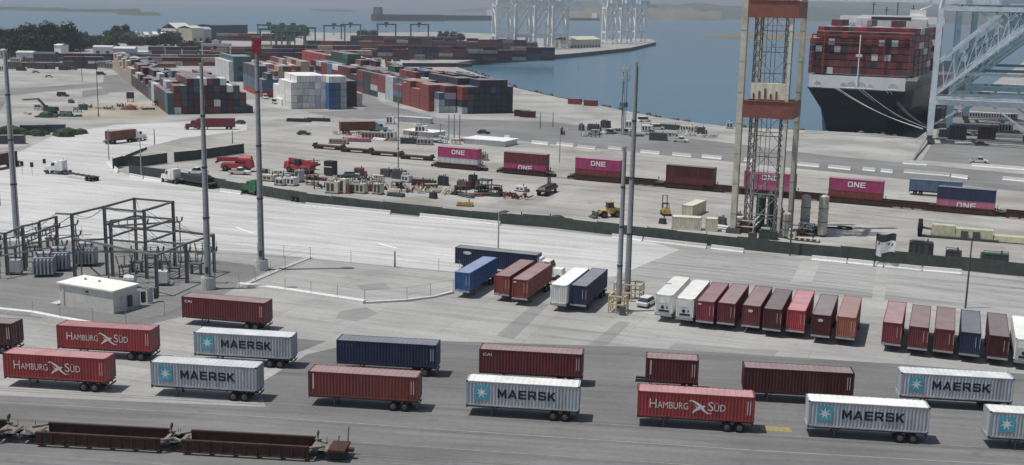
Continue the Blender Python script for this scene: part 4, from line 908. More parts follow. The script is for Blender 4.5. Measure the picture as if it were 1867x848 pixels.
def insul(par, x, y, z0, n_=3, H=1.6, sp=.9, tilt=.25):
    for k in range(n_):
        mb = MB(); b0 = V((x + (k - (n_ - 1) / 2) * sp, y, z0)); tp = b0 + V(((k - (n_ - 1) / 2) * tilt * 1.6, 0, H))
        mb.cyl(b0, tp, .05, n=6)
        for q in range(5): c = b0.lerp(tp, .2 + q * .16); mb.cyl(c, c + (tp - b0).normalized() * .07, .17, n=8)
        mb.build('insulator', paint['dark_grey'] if rr.random() < .7 else paint['brick'], par)
SG = 'switchgear units in the substation'
for i, (x, y, l, big) in enumerate(((238, 524, 'grey round breaker tank just right of the control hut', 1), (297, 520, 'pale box breaker below the tall frame', 1), (318, 508, 'dark switch stand under the tall frame', 0), (358, 500, 'switch stand right of the frame by the mast', 0), (228, 505, 'switch stand below the left tall column', 0), (300, 495, 'switch behind the pale box breaker', 0), (250, 496, 'switch deep inside the tall frame', 0), (276, 488, 'small switch at the back of the tall frame', 0), (20, 470, 'busbar switch at the left edge of the substation', 0), (60, 468, 'busbar switch left of the transformers', 0), (95, 452, 'busbar switch behind the transformers', 0), (30, 500, 'pale cabinet with switches left of the transformers', 1), (370, 480, 'small switch stand at the right back corner', 0), (335, 478, 'low switch stand beyond the right hand columns', 0))):
    g = G(x, y); s = thing('switchgear', l, 'switchgear', g, rr.uniform(-.3, .3), SG)
    if big:
        mb = MB(); mb.cyl((-.8, 0, 1.3), (.8, 0, 1.3), .75, n=12) if i == 0 else mb.box(-.9, .9, -.7, .7, .5, 2.3, .05, .05); mb.build('tank', paint['light_grey'], s)
    mb = MB(); mb.box(-1.0, 1.0, -.5, .5, .35 if big else 1.6, .5 if big else 1.9)
    for a in (-.8, .8): mb.box(a - .07, a + .07, -.4, .4, 0, .35 if big else 1.6)
    mb.build('stand', m_sub, s); insul(s, 0, 0, 2.0 if big else 1.9, 3, 1.7)
    if not big: mb = MB(); mb.bar((-1.3, 0, 3.7), (1.3, 0, 3.9), .07); mb.bar((-1.3, .4, 3.2), (1.2, .4, 3.4), .07); mb.build('busbar', m_steel, s)
def transformer(x, y, label, rz):
    s = thing('transformer', label, 'transformer', G(x, y), rz, 'transformers in the substation'); mb = MB(); mb.box(-1.6, 1.6, -1.0, 1.0, .3, 3.0); mb.build('tank', mat('transformer_blue', (.26, .29, .33), .5), s)
    for k in range(6):
        for y2 in (-1.35, 1.35): mb = MB(); xx = -1.4 + k * .56; mb.box(xx - .12, xx + .12, y2 - .33, y2 + .33, .5, 2.8); mb.build('radiator', paint['grey'], s)
    mb = MB(); mb.cyl((-1.2, .3, 3.5), (1.2, .3, 3.5), .32, n=10); mb.build('conservator', paint['grey'], s); insul(s, 0, -.2, 3.0, 3, 1.1, .8)
transformer(82, 502, 'blue grey transformer at the left of the three', .2); transformer(108, 492, 'middle blue grey transformer with radiators', .2); transformer(158, 483, 'blue grey transformer set apart on the right', .1)
for i, (p1, p2, z) in enumerate((((0, 440), (140, 408), 4.4), ((0, 452), (145, 424), 3.9), ((0, 462), (120, 440), 3.6), ((150, 470), (392, 470), 5.0), ((205, 440), (330, 430), 6.8))):
    a, c = G(p1[0], p1[1] + 46), G(p2[0], p2[1] + 46); s = thing('busbar_rack', ['upper bundle of pipes and insulators at the left of the substation', 'middle bundle of pipes at the left of the substation', 'lower bundle of pipes at the left of the substation', 'long pipe rack across the low substation frame', 'high pipe rack inside the tall frame'][i], 'busbar rack', a, 0, 'busbar racks')
    d = c - a; mb = MB()
    for k in (-.5, 0, .5): mb.bar(V((0, k, z)), d + V((0, k, z)), .12)
    mb.build('busbar', m_sub, s); nn = max(2, int(d.length / 4))
    for k in range(nn + 1): q = d * (k / nn); mb = MB(); mb.bar(q, q + V((0, 0, z)), .16); mb.bar(q + V((0, -.8, z - .1)), q + V((0, .8, z - .1)), .14); mb.build('support', m_sub, s); insul(s, q.x, q.y, z, 2, .9, .6)

# ------------------------------------------------------------ cream and red gantry tower
o = G(1333, 424); fr = G(1418, 432); th = math.atan2((fr - o).y, (fr - o).x); Wt = (fr - o).length; Dt = 9.0
t = thing('gantry_tower', 'tall cream lattice tower with two red box girders and machinery at its foot', 'tower', o, th)
HTW = 60; m_tlat = mat('lattice_paint', (.17, .165, .15), .7, var=.4)
def leg(x, y, wx, wy, m, H=HTW):
    mb = MB(); mb.box(x - wx / 2, x + wx / 2, y - wy / 2, y + wy / 2, 0, H)
    o_ = mb.build('leg', m, t); mb = MB()
    for z in range(4, int(H), 6): mb.box(x - wx / 2 - .05, x + wx / 2 + .05, y - wy / 2 - .05, y + wy / 2 + .05, z, z + .22)
    mb.build('flange', m, o_)
leg(.3, .3, 1.1, 1.4, m_towery); leg(Wt, .1, .55, .7, mat('tower_pale', (.60, .58, .50), .6)); leg(2.0, Dt, .7, .9, mat('tower_pale', (.6, .58, .5), .6)); leg(Wt + .8, Dt, 1.0, 1.2, m_towery)
for z in (23.2, 42.4):
    mb = MB(); mb.box(1.1, Wt + 1.0, -.5, -.1, z, z + 3.2); mb.box(.9, 1.1, -.5, Dt + .6, z, z + 3.2); mb.box(Wt + 1.0, Wt + 1.3, -.5, Dt + .6, z, z + 3.2); mb.box(1.1, Wt + 1.0, Dt + .2, Dt + .6, z, z + 3.2)
    mb.box(1.0, Wt + 1.1, -.65, .2, z + 3.2, z + 3.35); mb.build('box_girder', m_towerr, t)
mb = MB(); mb.box(2.2, Wt - .4, .2, 3.2, 26.8, 29.9); mb.build('machine_house', paint['cream'], t)
for k in range(5): mb = MB(); x = 2.6 + k * 1.1; mb.box(x, x + .35, .05, .19, 27.0, 27.9 + .5 * (k % 3)); mb.build('house_vent', paint['rust'], t)
for sx in (2.2, Wt - 1.2):                     # inner lattice ladders
    for y in (1.0, 3.0):
        mb = MB(); mb.box(sx - .1, sx + .1, y - .1, y + .1, 0, HTW); mb.build('guide_rail', m_tlat, t)
        mb = MB(); mb.box(sx + 1.0, sx + 1.2, y - .1, y + .1, 0, HTW); mb.build('guide_rail', m_tlat, t)
    mb = MB()
    for k in range(30):
        z = k * 2; mb.bar((sx, 1, z), (sx + 1.1, 1, z + 2), .13); mb.bar((sx, 3, z + 2), (sx + 1.1, 3, z), .13); mb.bar((sx, 1, z), (sx, 3, z + 2), .12); mb.bar((sx, 1, z), (sx + 1.1, 1, z), .12)
    mb.build('lattice_bracing', m_tlat, t)
for k in range(14):
    z = 3 + 4.1 * k; mb = MB(); mb.bar((3.3, 3, z), (Wt - 1.2, 3, z), .18); mb.bar((3.3, 1, z + 1), (Wt - 1.2, 1, z + 1), .14); mb.build('rung', m_steel, t)
for k in range(10):
    z = 2 + 5.4 * k; mb = MB(); mb.bar((3.4, 2, z), (Wt - 1.4, 2, z + 5.2), .14); mb.bar((3.4, 2.4, z + 5.2), (Wt - 1.4, 2.4, z), .10); mb.build('stair_brace', m_steel, t)
for x in (4.3, 5.3, 6.1): mb = MB(); mb.bar((x, 2.2, 3), (x, 2.2, HTW), .09); mb.build('hoist_cable', m_black, t)
mb = MB(); mb.box(-1.0, 2.0, -1, 1.8, 0, 1.0, .2, .2); mb.box(Wt - 1.6, Wt + 1.6, -1, 1.2, 0, .9, .2, .2); mb.build('bogie_base', m_dsteel, t)
def misc(name, label, cat, px, py, rz=0, group=None): return thing(name, label, cat, G(px, py), rz, group)
# machinery and silos at the tower foot
for i, (x, y, r, ty, l) in enumerate(((1498, 431, .95, 358, 'tall pale upright tank farthest right of the tower'), (1466, 424, .95, 358, 'pale upright tank nearer the tower'), (1433, 434, .8, 390, 'short pale upright tank at the tower foot'), (1385, 418, .9, 358, 'dark green upright tank inside the tower foot'), (1404, 414, .8, 352, 'dark upright tank between the tower legs'))):
    s = misc('upright_tank', l, 'tank', x, y, 0, 'upright tanks at the tower foot'); H = ht(x, y, ty); m = paint['light_grey'] if i < 3 else paint['dark_green']
    mb = MB(); mb.cyl((0, 0, .3), (0, 0, H), r, n=16); mb.cyl((0, 0, H), (0, 0, H + .35), r, r * .4, 16); mb.build('tank', mat('tank_grey', (.40, .385, .34), .8, var=.4, scale=2) if i < 3 else m, s)
    for z in (.3, H * .36, H * .7): mb = MB(); mb.cyl((0, 0, z), (0, 0, z + .12), r + .07, n=16); mb.build('band', m_dsteel, s)
    for a in (.6, 2.2, 4.0): c = ang(a) * (r + .12); mb = MB(); mb.bar(c, c + V((0, 0, H)), .1); mb.build('riser_pipe', m_steel, s)
s = misc('machinery_skid', 'cream railed machinery skid at the left foot of the tower', 'machinery', 1358, 424, th); 
for x in (-1.8, 1.8):
    for y in (-1, 1): mb = MB(); mb.bar((x, y, 0), (x, y, 2.7), .16); mb.build('post', paint['cream'], s)
mb = MB()
for z in (2.6, 1.4):
    mb.bar((-1.9, -1, z), (1.9, -1, z), .2); mb.bar((-1.9, 1, z), (1.9, 1, z), .2); mb.bar((-1.9, -1, z), (-1.9, 1, z), .2); mb.bar((1.9, -1, z), (3.0, 1.6, z + 1.4), .2)
mb.build('rail', paint['cream'], s); mb = MB(); mb.box(-1.3, .9, -.7, .7, .1, 1.7, .1, .1); mb.cyl((-.9, 0, 2.1), (.6, 0, 2.1), .5, n=10); mb.build('engine', paint['rust'], s)
rr = random.Random(21)
ru0 = random.Random(31)
def gen_unit(px, py, label, col, L_=3.0, W_=1.6, H=1.8, rz=None, cat='machine', name='machine_unit', grp='loose machinery in the yard'):
    s = thing(name, label, cat, G(px, py), TA if rz is None else rz, grp)
    mb = MB(); mb.box(-L_ / 2, L_ / 2, -W_ / 2, W_ / 2, .25, H, .06, .05); mb.build('housing', paint[col], s)
    mb = MB(); mb.box(-L_ / 2 - .1, L_ / 2 + .1, -W_ / 2 - .05, W_ / 2 + .05, .05, .25); mb.build('skid', m_dsteel, s)
    for k in range(int(L_ / 1.1)): x = -L_ / 2 + .35 + k * 1.1; mb = MB(); mb.box(x, x + .7, -W_ / 2 - .03, -W_ / 2 + .02, .6, H - .4); mb.build('louvre', m_dsteel, s)
    mb = MB(); mb.cyl((L_ * .25, 0, H), (L_ * .25, 0, H + .6), .12, n=6); mb.build('exhaust', m_black, s)
    if L_ < 5 and H > 1.2:
        q = ru0.random(); mb = MB()
        if q < .4: mb.cyl((-L_ * .4, -W_ * .2, H + .35), (L_ * .1, -W_ * .2, H + .35), .32, n=8); mb.build('top_tank', m_steel, s)
        elif q < .75: mb.bar((-L_ * .45, -W_ * .7, 0), (-L_ * .45, -W_ * .7, H * 1.35), .1); mb.bar((L_ * .45, -W_ * .7, 0), (L_ * .45, -W_ * .7, H * 1.35), .1); mb.bar((-L_ * .45, -W_ * .7, H * 1.35), (L_ * .45, -W_ * .7, H * 1.35), .1); mb.bar((-L_ * .45, -W_ * .7, H * .7), (L_ * .45, -W_ * .7, H * .7), .1); mb.build('guard_frame', m_dsteel, s)
        else: mb.box(L_ * .5 + .1, L_ * .5 + .8, -W_ * .4, W_ * .4, 0, H * .6, .08, .08); mb.build('side_unit', paint['rust'], s)
    return s
U = [(1444, 437, 'small cream box at the tower foot beside the short tank', 'cream', 1.4, 1, 1.6), (1470, 440, 'low cream trough lying in front of the upright tanks', 'cream', 5, 1, .7), (1344, 405, 'rusty box behind the left tower leg', 'rust', 2, 1.5, 1.8), (1400, 436, 'dark green engine box between the tower legs', 'dark_green', 3.4, 1.6, 1.7), (1372, 437, 'grey control box in front of the tower', 'dark_grey', 1.5, 1, 1.4),
 (1316, 410, 'dark drum shaped box left of the tower', 'dark_grey', 1.6, 1.4, 1.5), (1421, 402, 'rust brown box inside the tower right side', 'rust', 2, 1.5, 2.2),
 (608, 352, 'cream box generator standing left of its taller neighbour', 'cream', 3.2, 2.2, 2.8), (628, 352, 'cream upright cabinet right of the cream generator', 'cream', 1.8, 1.8, 3.4), (655, 352, 'cream machine with dark vents in the yard middle', 'cream', 3.6, 1.8, 2.4), (690, 354, 'small cream pump unit in the yard middle', 'cream', 2.2, 1.6, 2.6), (672, 348, 'rusty unit behind the cream machines', 'rust', 2, 1.6, 1.6),
 (530, 338, 'white box trailer beside the red cage mast', 'white', 3.4, 2, 2.1), (512, 338, 'small white tank trailer near the green truck', 'light_grey', 2.4, 1.6, 1.8), (546, 332, 'grey upright cabinet next to the white box trailer', 'grey', 1.8, 1.8, 3.0), (492, 330, 'olive tarpaulin covered pile behind the green truck', 'cream', 3.2, 2, 1.6),
 (705, 322, 'dark machine at the left of the yard middle', 'dark_grey', 3, 1.8, 2.0), (728, 326, 'grey machine under the thin lamp pole', 'dark_grey', 3.4, 2, 2.2), (742, 332, 'small pale machine right of the thin lamp pole', 'light_grey', 2.6, 1.6, 1.8), (655, 320, 'brown drum cluster behind the cream units', 'rust', 2.4, 1.6, 2.0), (765, 338, 'dark low machine in the yard centre', 'dark_maroon', 3.6, 1.6, 1.5), (784, 340, 'dark green low machine in the yard centre', 'dark_green', 3, 1.6, 1.5),
 (808, 338, 'dark lattice crate in the yard', 'charcoal', 2.4, 1.6, 2.2), (845, 345, 'brown machine right of the lattice crate', 'rust', 3, 1.8, 2.0), (862, 344, 'tall dark machine among the brown ones', 'charcoal', 1.8, 1.6, 3.4), (722, 358, 'low grey pallets along the fence', 'dark_grey', 4, 1.5, .8), (790, 362, 'small dark engine near the fence', 'charcoal', 1.6, 1.2, 1.3), (848, 376, 'low yellow barrier box at the fence', 'yellow', 3.6, 1, 1.0),
 (912, 352, 'small dark box right of the dark frame', 'charcoal', 1, .8, 1.0), (1208, 408, 'small dark tyre shaped bin by the cream containers', 'charcoal', 1.3, 1.0, 1.1), (1678, 468, 'dark green rounded skip behind the fence', 'charcoal', 4.2, 2.4, 2.8), (1738, 474, 'small dark green open skip behind the fence', 'charcoal', 2.4, 1.8, 1.8), (1812, 480, 'long dark skip behind the fence at right', 'dark_green', 4.6, 1.8, 1.8),
 (1000, 402, 'pale heap beside the dark mound at the fence', 'light_grey', 1.6, 1.2, .8), (946, 396, 'white pallets behind the fence', 'light_grey', 2.4, 1.4, .6), (950, 349, 'pale rail stand near the rusty flat trailer', 'light_grey', 2.6, 1.5, 1.3),
 (1082, 238, 'dark cabin beside the antenna mast', 'dark_grey', 4, 2.4, 2.4), (1104, 233, 'dark canopy by the water at the antenna mast', 'charcoal', 3.2, 2.4, 2.6), (1060, 238, 'small blue grey box left of the antenna mast', 'steel_blue', 1.6, 1.6, 2.2), (1148, 232, 'pale cabin between mast and water', 'light_grey', 3, 2.2, 2.4), (1222, 236, 'dark green long trailer by the water', 'dark_green', 8, 2.4, 1.8), (1200, 256, 'grey machine on a trailer by the service road', 'dark_grey', 6, 2.4, 2.6), (1255, 240, 'pale yellow fenced unit near the shore', 'cream', 6, 2.4, 2.2), (1278, 244, 'dark unit cluster near the shore', 'dark_grey', 3, 2, 2.4),
 (1330, 234, 'pale hut at the shore left of the tower', 'light_grey', 2.4, 2.2, 2.4), (1180, 240, 'white box trailer at the shore', 'white', 4, 2.3, 2.4), (1024, 246, 'dark sign board on the service road', 'charcoal', .9, .5, 2.4)]
for x, y, l, c, a, b_, h in U: gen_unit(x, y, l, c, a, b_, h, rz=TA + rr.uniform(-.25, .25) if h != .7 else TA)
rc = random.Random(90)
WHO = 'first second third fourth fifth sixth seventh eighth ninth tenth eleventh twelfth thirteenth fourteenth fifteenth sixteenth'.split()
def clutter(x0, y0, x1, y1, n_, where, cols, grp):
    for k in range(n_):
        t_ = (k + .5) / n_; g = G(x0 + (x1 - x0) * t_ + rc.uniform(-5, 5), y0 + (y1 - y0) * t_ + rc.uniform(-4, 4)); kind = rc.randrange(3); c = rc.choice(cols)
        s = thing(('pipe_pile', 'scrap_pile', 'steel_rack')[kind], '%s %s, %s from left %s' % (c.replace('_', ' '), ('pipe pile', 'scrap pile', 'steel rack')[kind], WHO[k], where), ('pipe pile', 'scrap pile', 'rack')[kind], g, rc.uniform(-.8, .4), grp)
        if kind == 0:
            for q in range(6): mb = MB(); y = (q % 3 - 1) * .42 + (.2 if q > 2 else 0); x = rc.uniform(-.4, .4); mb.cyl((x - 2.4, y, .2 + .36 * (q // 3)), (x + 2.4, y, .2 + .36 * (q // 3)), .19, n=7); mb.build('pipe', paint[c], s)
        elif kind == 1:
            mb = MB()
            for q in range(16): a = V((rc.uniform(-1.8, 1.8), rc.uniform(-.9, .9), rc.uniform(.1, .5))); mb.bar(a, a + V((rc.uniform(-1.3, 1.3), rc.uniform(-.9, .9), rc.uniform(.1, 1.3))), rc.uniform(.1, .35))
            mb.build('scrap', paint[c], s)
        else:
            hh = rc.uniform(1.6, 2.8)
            for x in (-1.4, 0, 1.4):
                for y in (-.6, .6): mb = MB(); mb.bar((x, y, 0), (x, y, hh), .12); mb.build('post', m_dsteel, s)
            for z in (.5, hh * .55, hh - .1): mb = MB(); mb.box(-1.5, 1.5, -.65, .65, z, z + .08); mb.build('shelf', paint[c], s)
            mb = MB()
            for q in range(4): x = rc.uniform(-1.2, .8); mb.box(x, x + .5, -.4, .4, hh * .55 + .085, hh * .55 + rc.uniform(.4, .9))
            mb.build('stored_parts', paint[c], s)
CB = ['rust', 'cream', 'charcoal', 'dark_grey', 'dark_maroon', 'tan', 'dark_green']
clutter(560, 340, 960, 362, 16, 'along the middle of the fenced yard', CB, 'yard clutter')
clutter(470, 322, 700, 330, 9, 'behind the red machines', CB, 'yard clutter')
clutter(700, 346, 930, 358, 12, 'in the cluttered yard centre', CB, 'yard clutter')
clutter(1320, 416, 1500, 430, 10, 'around the tower foot', ['cream', 'rust', 'charcoal', 'light_grey', 'dark_green'], 'yard clutter')
clutter(1060, 246, 1310, 248, 13, 'along the waterfront', ['cream', 'grey', 'charcoal', 'light_grey', 'dark_grey'], 'yard clutter')
clutter(600, 248, 860, 262, 13, 'in the far yard behind the siding', ['cream', 'tan', 'white', 'charcoal', 'brick'], 'yard clutter')
clutter(40, 205, 300, 196, 12, 'across the sandy lot', ['tan', 'rust', 'charcoal', 'dark_green'], 'yard clutter')
clutter(1715, 246, 1860, 240, 8, 'under the nearest crane', ['charcoal', 'dark_grey', 'tan', 'grey'], 'yard clutter')
# cream containers left of the tower
for l, x0, y0, x1, y1, H in (('cream container at the front left of the pair beside the tower', 1224, 418, 1278, 421, 2.6), ('narrow cream container beside the tower leg', 1286, 422, 1308, 423, 2.6)):
    a, c = G(x0, y0), G(x1, y1); th2 = math.atan2(c.y - a.y, c.x - a.x); p = (a + c) / 2 + ang(th2 + math.pi / 2) * 1.2; container(l, 'cream', p, th2, .02, H, max(2.4, (c - a).length), group='cream storage containers')
a = G(1256, 395); container('long cream container pointing away behind the front pair', 'cream', V((a.x + 1.5, a.y + 3, 0)), rad(62), .02, 2.6, 9.0, group='cream storage containers')
# forklift
def forklift(px, py, label, rz, s_=1.0, col='yellow', mast=3.4):
    s = misc('forklift', label, 'forklift', px, py, rz); mb = MB(); mb.box(-1.4, .9, -.8, .8, .45, 1.5, .1, .08); mb.box(-1.6, -1.0, -.85, .85, .5, 1.3, .1, .05); mb.build('body', paint[col], s)
    for y in (-.7, .7):
        for x in (-.5, .8): mb = MB(); mb.bar((x, y, 1.5), (x - (.1 if x > 0 else 0), y * .85, 2.5), .09); mb.build('cab_post', m_black, s)
        mb = MB(); mb.bar((1.05, y * .7, .2), (1.05, y * .7, mast), .16); mb.build('mast', m_black, s)
        mb = MB(); mb.box(1.15, 2.4, y * .6 - .08, y * .6 + .08, .15, .22); mb.build('fork', m_black, s)
        for x, r in ((.7, .5), (-.9, .4)): wheel_pair(s, x, y * 1.05, r, .35)
    mb = MB(); mb.box(-.6, .8, -.65, .65, 2.5, 2.6); mb.build('cab_roof', m_black, s); mb = MB(); mb.box(.98, 1.12, -.55, .55, 1.2, 1.3); mb.box(.98, 1.12, -.55, .55, mast - .1, mast); mb.build('mast_bar', m_black, s)
forklift(1213, 392, 'yellow forklift standing alone near the cream containers', rad(95), mast=4.2)
# wheel loader
s = misc('wheel_loader', 'yellow loader with bucket beside the twin masts', 'loader', 1108, 396, rad(200)); mb = MB(); mb.box(-2.6, .2, -1.0, 1.0, .9, 2.1, .15, .1); mb.box(.3, 1.8, -.7, .7, .9, 1.6, .1, .1); mb.build('body', paint['yellow'], s)
mb = MB(); mb.box(-1.1, .3, -.75, .75, 2.1, 3.2, .1, .1); mb.build('cab', m_glass, s); mb = MB(); mb.box(-1.2, .4, -.85, .85, 3.2, 3.32); mb.build('cab_roof', paint['yellow'], s)
mb = MB(); mb.bar((.8, -.6, 1.5), (3.0, -.6, .7), .22); mb.bar((.8, .6, 1.5), (3.0, .6, .7), .22); mb.build('lift_arm', paint['yellow'], s); mb = MB(); mb.prism([(2.9, .2), (4.0, .15), (3.2, .5), (3.0, 1.4), (2.8, 1.2)], -1.3, 1.3); mb.build('bucket', m_dsteel, s)
for x in (-1.7, 1.3):
    for y in (-1.05, 1.05): wheel_pair(s, x, y, .75, .5)
# rusty flat trailer on the yard
a, c = G(978, 362), G(1016, 345); th2 = math.atan2(c.y - a.y, c.x - a.x); s = thing('rusty_trailer', 'dark rusty flat trailer with two upright posts behind the fence', 'trailer', (a + c) / 2, th2)
mb = MB(); mb.box(-4.5, 4.5, -1.3, 1.3, 1.0, 1.5); mb.build('deck', paint['dark_maroon'], s); mb = MB(); mb.box(-4.5, 4.5, -1.0, 1.0, 1.5, 2.1, .5, .2); mb.build('load', paint['charcoal'], s)
for x in (2.4, 3.8): mb = MB(); mb.bar((x, .6, 2.1), (x, .6, 3.6), .3); mb.build('upright_post', m_dsteel, s)
for x in (-3.4, -2.2, 3):
    for y in (-1.05, 1.05): wheel_pair(s, x, y, .5, .4)
# steel frame
s = misc('test_stand', 'small dark four legged steel frame in the yard', 'frame', 884, 352, TA)
for x in (-1.3, 1.3):
    for y in (-1.0, 1.0): mb = MB(); mb.bar((x, y, 0), (x, y, 3.4), .2); mb.build('leg', m_dsteel, s)
mb = MB(); mb.box(-1.5, 1.5, -1.2, 1.2, 3.0, 3.3, .1, .1); mb.bar((-1.3, -1, .1), (1.3, -1, 3), .12); mb.bar((1.3, -1, .1), (-1.3, -1, 3), .1); mb.build('top', m_dsteel, s)
# red machines
def red_machine(px, py, label, rz, k):
    s = misc('reach_stacker', label, 'crane truck', px, py, rz, 'red heavy machines'); mb = MB(); mb.box(-4.2, 4.0, -1.3, 1.3, .9, 2.1, .25, .1); mb.box(-4.4, -2.6, -1.4, 1.4, 1.0, 2.9, .3, .1); mb.build('body', paint['bright_red'], s)
    mb = MB(); mb.bar((-3.4, 0, 3.2), (5.2, 0, 3.0 if k else 2.6), 1.0, 1.1); mb.build('boom', paint['bright_red'], s); mb = MB(); mb.box(-1.0, .6, -1.35, -.3, 2.1, 3.7, .1, .1); mb.build('cab', m_glass, s)
    if k: mb = MB(); mb.cyl((-4.0, 0, 3.0), (-.8, 0, 3.1), 1.15, n=12); mb.build('tank', paint['red'], s)
    mb = MB(); mb.bar((5.0, -1.6, 2.4), (5.0, 1.6, 2.4), .4); mb.build('spreader', m_black, s)
    for x in (-2.6, 2.6):
        for y in (-1.25, 1.25): wheel_pair(s, x, y, .8, .5)
red_machine(432, 312, 'red heavy machine left of the tall mast with the cage', TA + math.pi + .35, 1); red_machine(548, 315, 'red heavy machine right of the tall mast with the cage', TA, 0)
s = misc('box_trailer', 'black box standing upright beside the right hand red machine', 'box', 603, 320, TA); mb = MB(); mb.box(-1.3, 1.3, -1.2, 1.2, .2, 3.8, .03, .03); mb.build('body', paint['charcoal'], s); mb = MB(); mb.box(-1.2, 1.2, -1.26, -1.2, 2.2, 2.5); mb.build('trim', paint['light_grey'], s)
# banner
g = G(1594, 486); H = ht(1594, 486, 424); t = thing('feather_banner', 'dark and grey printed banner on a slim pole at the fence', 'banner', g, TA); mb = MB(); mb.cyl((0, 0, 0), (0, 0, H), .06, n=6); mb.build('pole', m_black, t)
mb = MB(); nx, nz = 10, 6; PT = [[(.05 + 3.2 * i / nx, .16 * math.sin(i * .9 + j * .5) * (i / nx), H - .1 - j * 3.9 / nz - .25 * math.sin(i * .55)) for i in range(nx + 1)] for j in range(nz + 1)]
for j in range(nz):
    for i in range(nx): mb.m = 0 if (j < 2 or j == 5 and i > 2) else 1; mb.face(PT[j][i], PT[j + 1][i], PT[j + 1][i + 1], PT[j][i + 1])
f_ = mb.build('cloth', [paint['charcoal'], paint['light_grey']], t)
mb = MB()
for k in range(5): x = .3 + k * .55; mb.face((x, -.03, H - 2.1), (x + .2, -.03, H - 1.6), (x + .42, -.03, H - 1.6), (x + .22, -.03, H - 2.1))
mb.build('print', paint['charcoal'], f_)
# big wheel and long spreader
s = misc('spreader_machine', 'long pale green spreader frame with a big black tyre at its end', 'machinery', 1760, 436, TA + .12)
mb = MB(); mb.box(-6.5, -2.0, -1.1, 1.1, .3, 2.6, .1, .1); mb.box(-2.0, 5.0, -1.2, 1.2, .3, 2.2, .1, .15); mb.box(5.0, 12.0, -1.3, 1.3, .2, 1.3, .3, .2); mb.build('body', mat('spreader_green', (.42, .42, .29), .7, var=.25), s)
mb = MB(); mb.cyl((-9.0, -.2, 1.75), (-8.2, -.2, 1.75), 1.75, n=20); wq = mb.build('tyre', m_rubber, s); mb = MB(); mb.cyl((-9.1, -.2, 1.75), (-8.1, -.2, 1.75), .8, n=14); mb.build('hub', m_dsteel, wq)
mb = MB(); mb.cyl((-8.2, -.2, 1.75), (-6.4, -.2, 1.6), .25, n=8); mb.build('axle', paint['rust'], s); mb = MB(); mb.box(-8, 6, -1.6, -1.3, .02, .5); mb.build('side_beam', m_dsteel, s)
for x in (-1.0, 1.2): mb = MB(); mb.box(x, x + 1.3, -1.35, -1.2, .5, 1.8); mb.build('hatch', paint['dark_grey'], s)
s = misc('hose_coil', 'dark coiled hose on the ground right of the upright tanks', 'hose', 1540, 417); mb = MB()
for k in range(14): a, c = ang(k * .45), ang((k + 1) * .45); mb.bar(a * 1.3 + V((0, 0, .15)), c * 1.3 + V((0, 0, .15)), .5, .28)
mb.bar((-1.2, 0, .15), (-6, .6, .15), .3); mb.build('coil', m_rubber, s)
# dark mound at the fence, dark pipes
for x, y, r, l in ((1015, 404, 1.9, 'dark round tarp covered mound behind the fence'), (920, 391, 1.2, 'small dark mound behind the curved lamp pole')):
    mb = MB(); mb.blob((0, 0, 0), r, 10, 7, (1.2, .8, .75)); tag(mb.build('tarp_mound', paint['charcoal'], loc=G(x, y)), l, 'mound', 'tarp mounds')
# left sandy lot: excavator and heaps
s = misc('excavator', 'dark green excavator with long boom on the sandy lot', 'excavator', 92, 208, rad(170)); mb = MB(); mb.box(-2.5, 2.5, -1.4, 1.4, .2, 1.1, .4, .1); mb.build('tracks', m_black, s); mb = MB(); mb.box(-3, 1.6, -1.4, 1.4, 1.2, 2.8, .3, .1); mb.build('body', paint['dark_green'], s)
mb = MB(); mb.box(.4, 2.2, .2, 1.4, 1.3, 3.4, .2, .1); mb.build('cab', m_glass, s); mb = MB(); mb.bar((1.4, -.3, 2.2), (5.0, -.3, 5.6), .6, .7); mb.bar((5.0, -.3, 5.6), (11.5, -.3, 5.0), .5, .5); mb.build('boom', paint['dark_green'], s)
for k, (x, y, rx, h, l, c) in enumerate(((122, 212, 6.5, 2.6, 'long dark green heap with sloping end on the sandy lot', 'dark_green'), (85, 214, 4, 3.0, 'tangled dark green heap at the left of the sandy lot', 'dark_green'), (236, 200, 3.2, 3.0, 'rust brown scrap heap on the sandy lot', 'rust'), (258, 198, 5, 1.6, 'pale sandy heap beside the rust brown scrap', 'tan'))):
    mb = MB(); r_ = random.Random(k)
    for q in range(36): a = r_.uniform(0, 6.28); d = r_.random() ** .6; mb.blob((math.cos(a) * d * rx, math.sin(a) * d * rx * .35, 0), h * (1.05 - d * .8) * r_.uniform(.5, .9), 6, 4, (1.1, .9, 1))
    tag(mb.build('scrap_heap', paint[c], loc=G(x, y)), l, 'heap', 'heaps on the sandy lot')
s = misc('water_tower', 'small dark tank on legs in the sandy lot', 'tank', 238, 186); mb = MB(); mb.box(-1.3, 1.3, -1.2, 1.2, 1.6, 4.2, .05, .05); mb.build('tank', paint['charcoal'], s)
for x in (-1, 1):
    for y in (-1, 1): mb = MB(); mb.bar((x, y, 0), (x, y, 1.6), .2); mb.build('leg', m_dsteel, s)
gen_unit(152, 200, 'small grey green pump on the sandy lot', 'teal', 3, 1.8, 2.2, cat='pump', name='pump_unit'); gen_unit(130, 188, 'small dark roller right of the excavator', 'dark_grey', 2.4, 1.4, 1.3)
for x, y, l in ((41, 318, 'dark pair of signs on a short stem left in the road bend'), (59, 320, 'right one of the two short signs in the road bend'), (81, 300, 'tiny dark bollard on the road beside the white cab')):
    s = misc('road_sign', l, 'sign', x, y, 0, 'small signs in the bend'); H = 3.0 if x < 70 else 1.2; mb = MB(); mb.bar((0, 0, 0), (0, 0, H), .08); mb.build('post', m_steel, s); mb = MB(); mb.box(-.4, .4, -.05, .05, H - .9, H + .3); mb.build('panel', m_black, s)
mb = MB(); r_ = random.Random(2)
for q in range(40): mb.blob((r_.uniform(-18, 18), r_.uniform(-4, 6), 0), r_.uniform(.8, 2.4), 6, 4, (1.6, 1, 1.1))
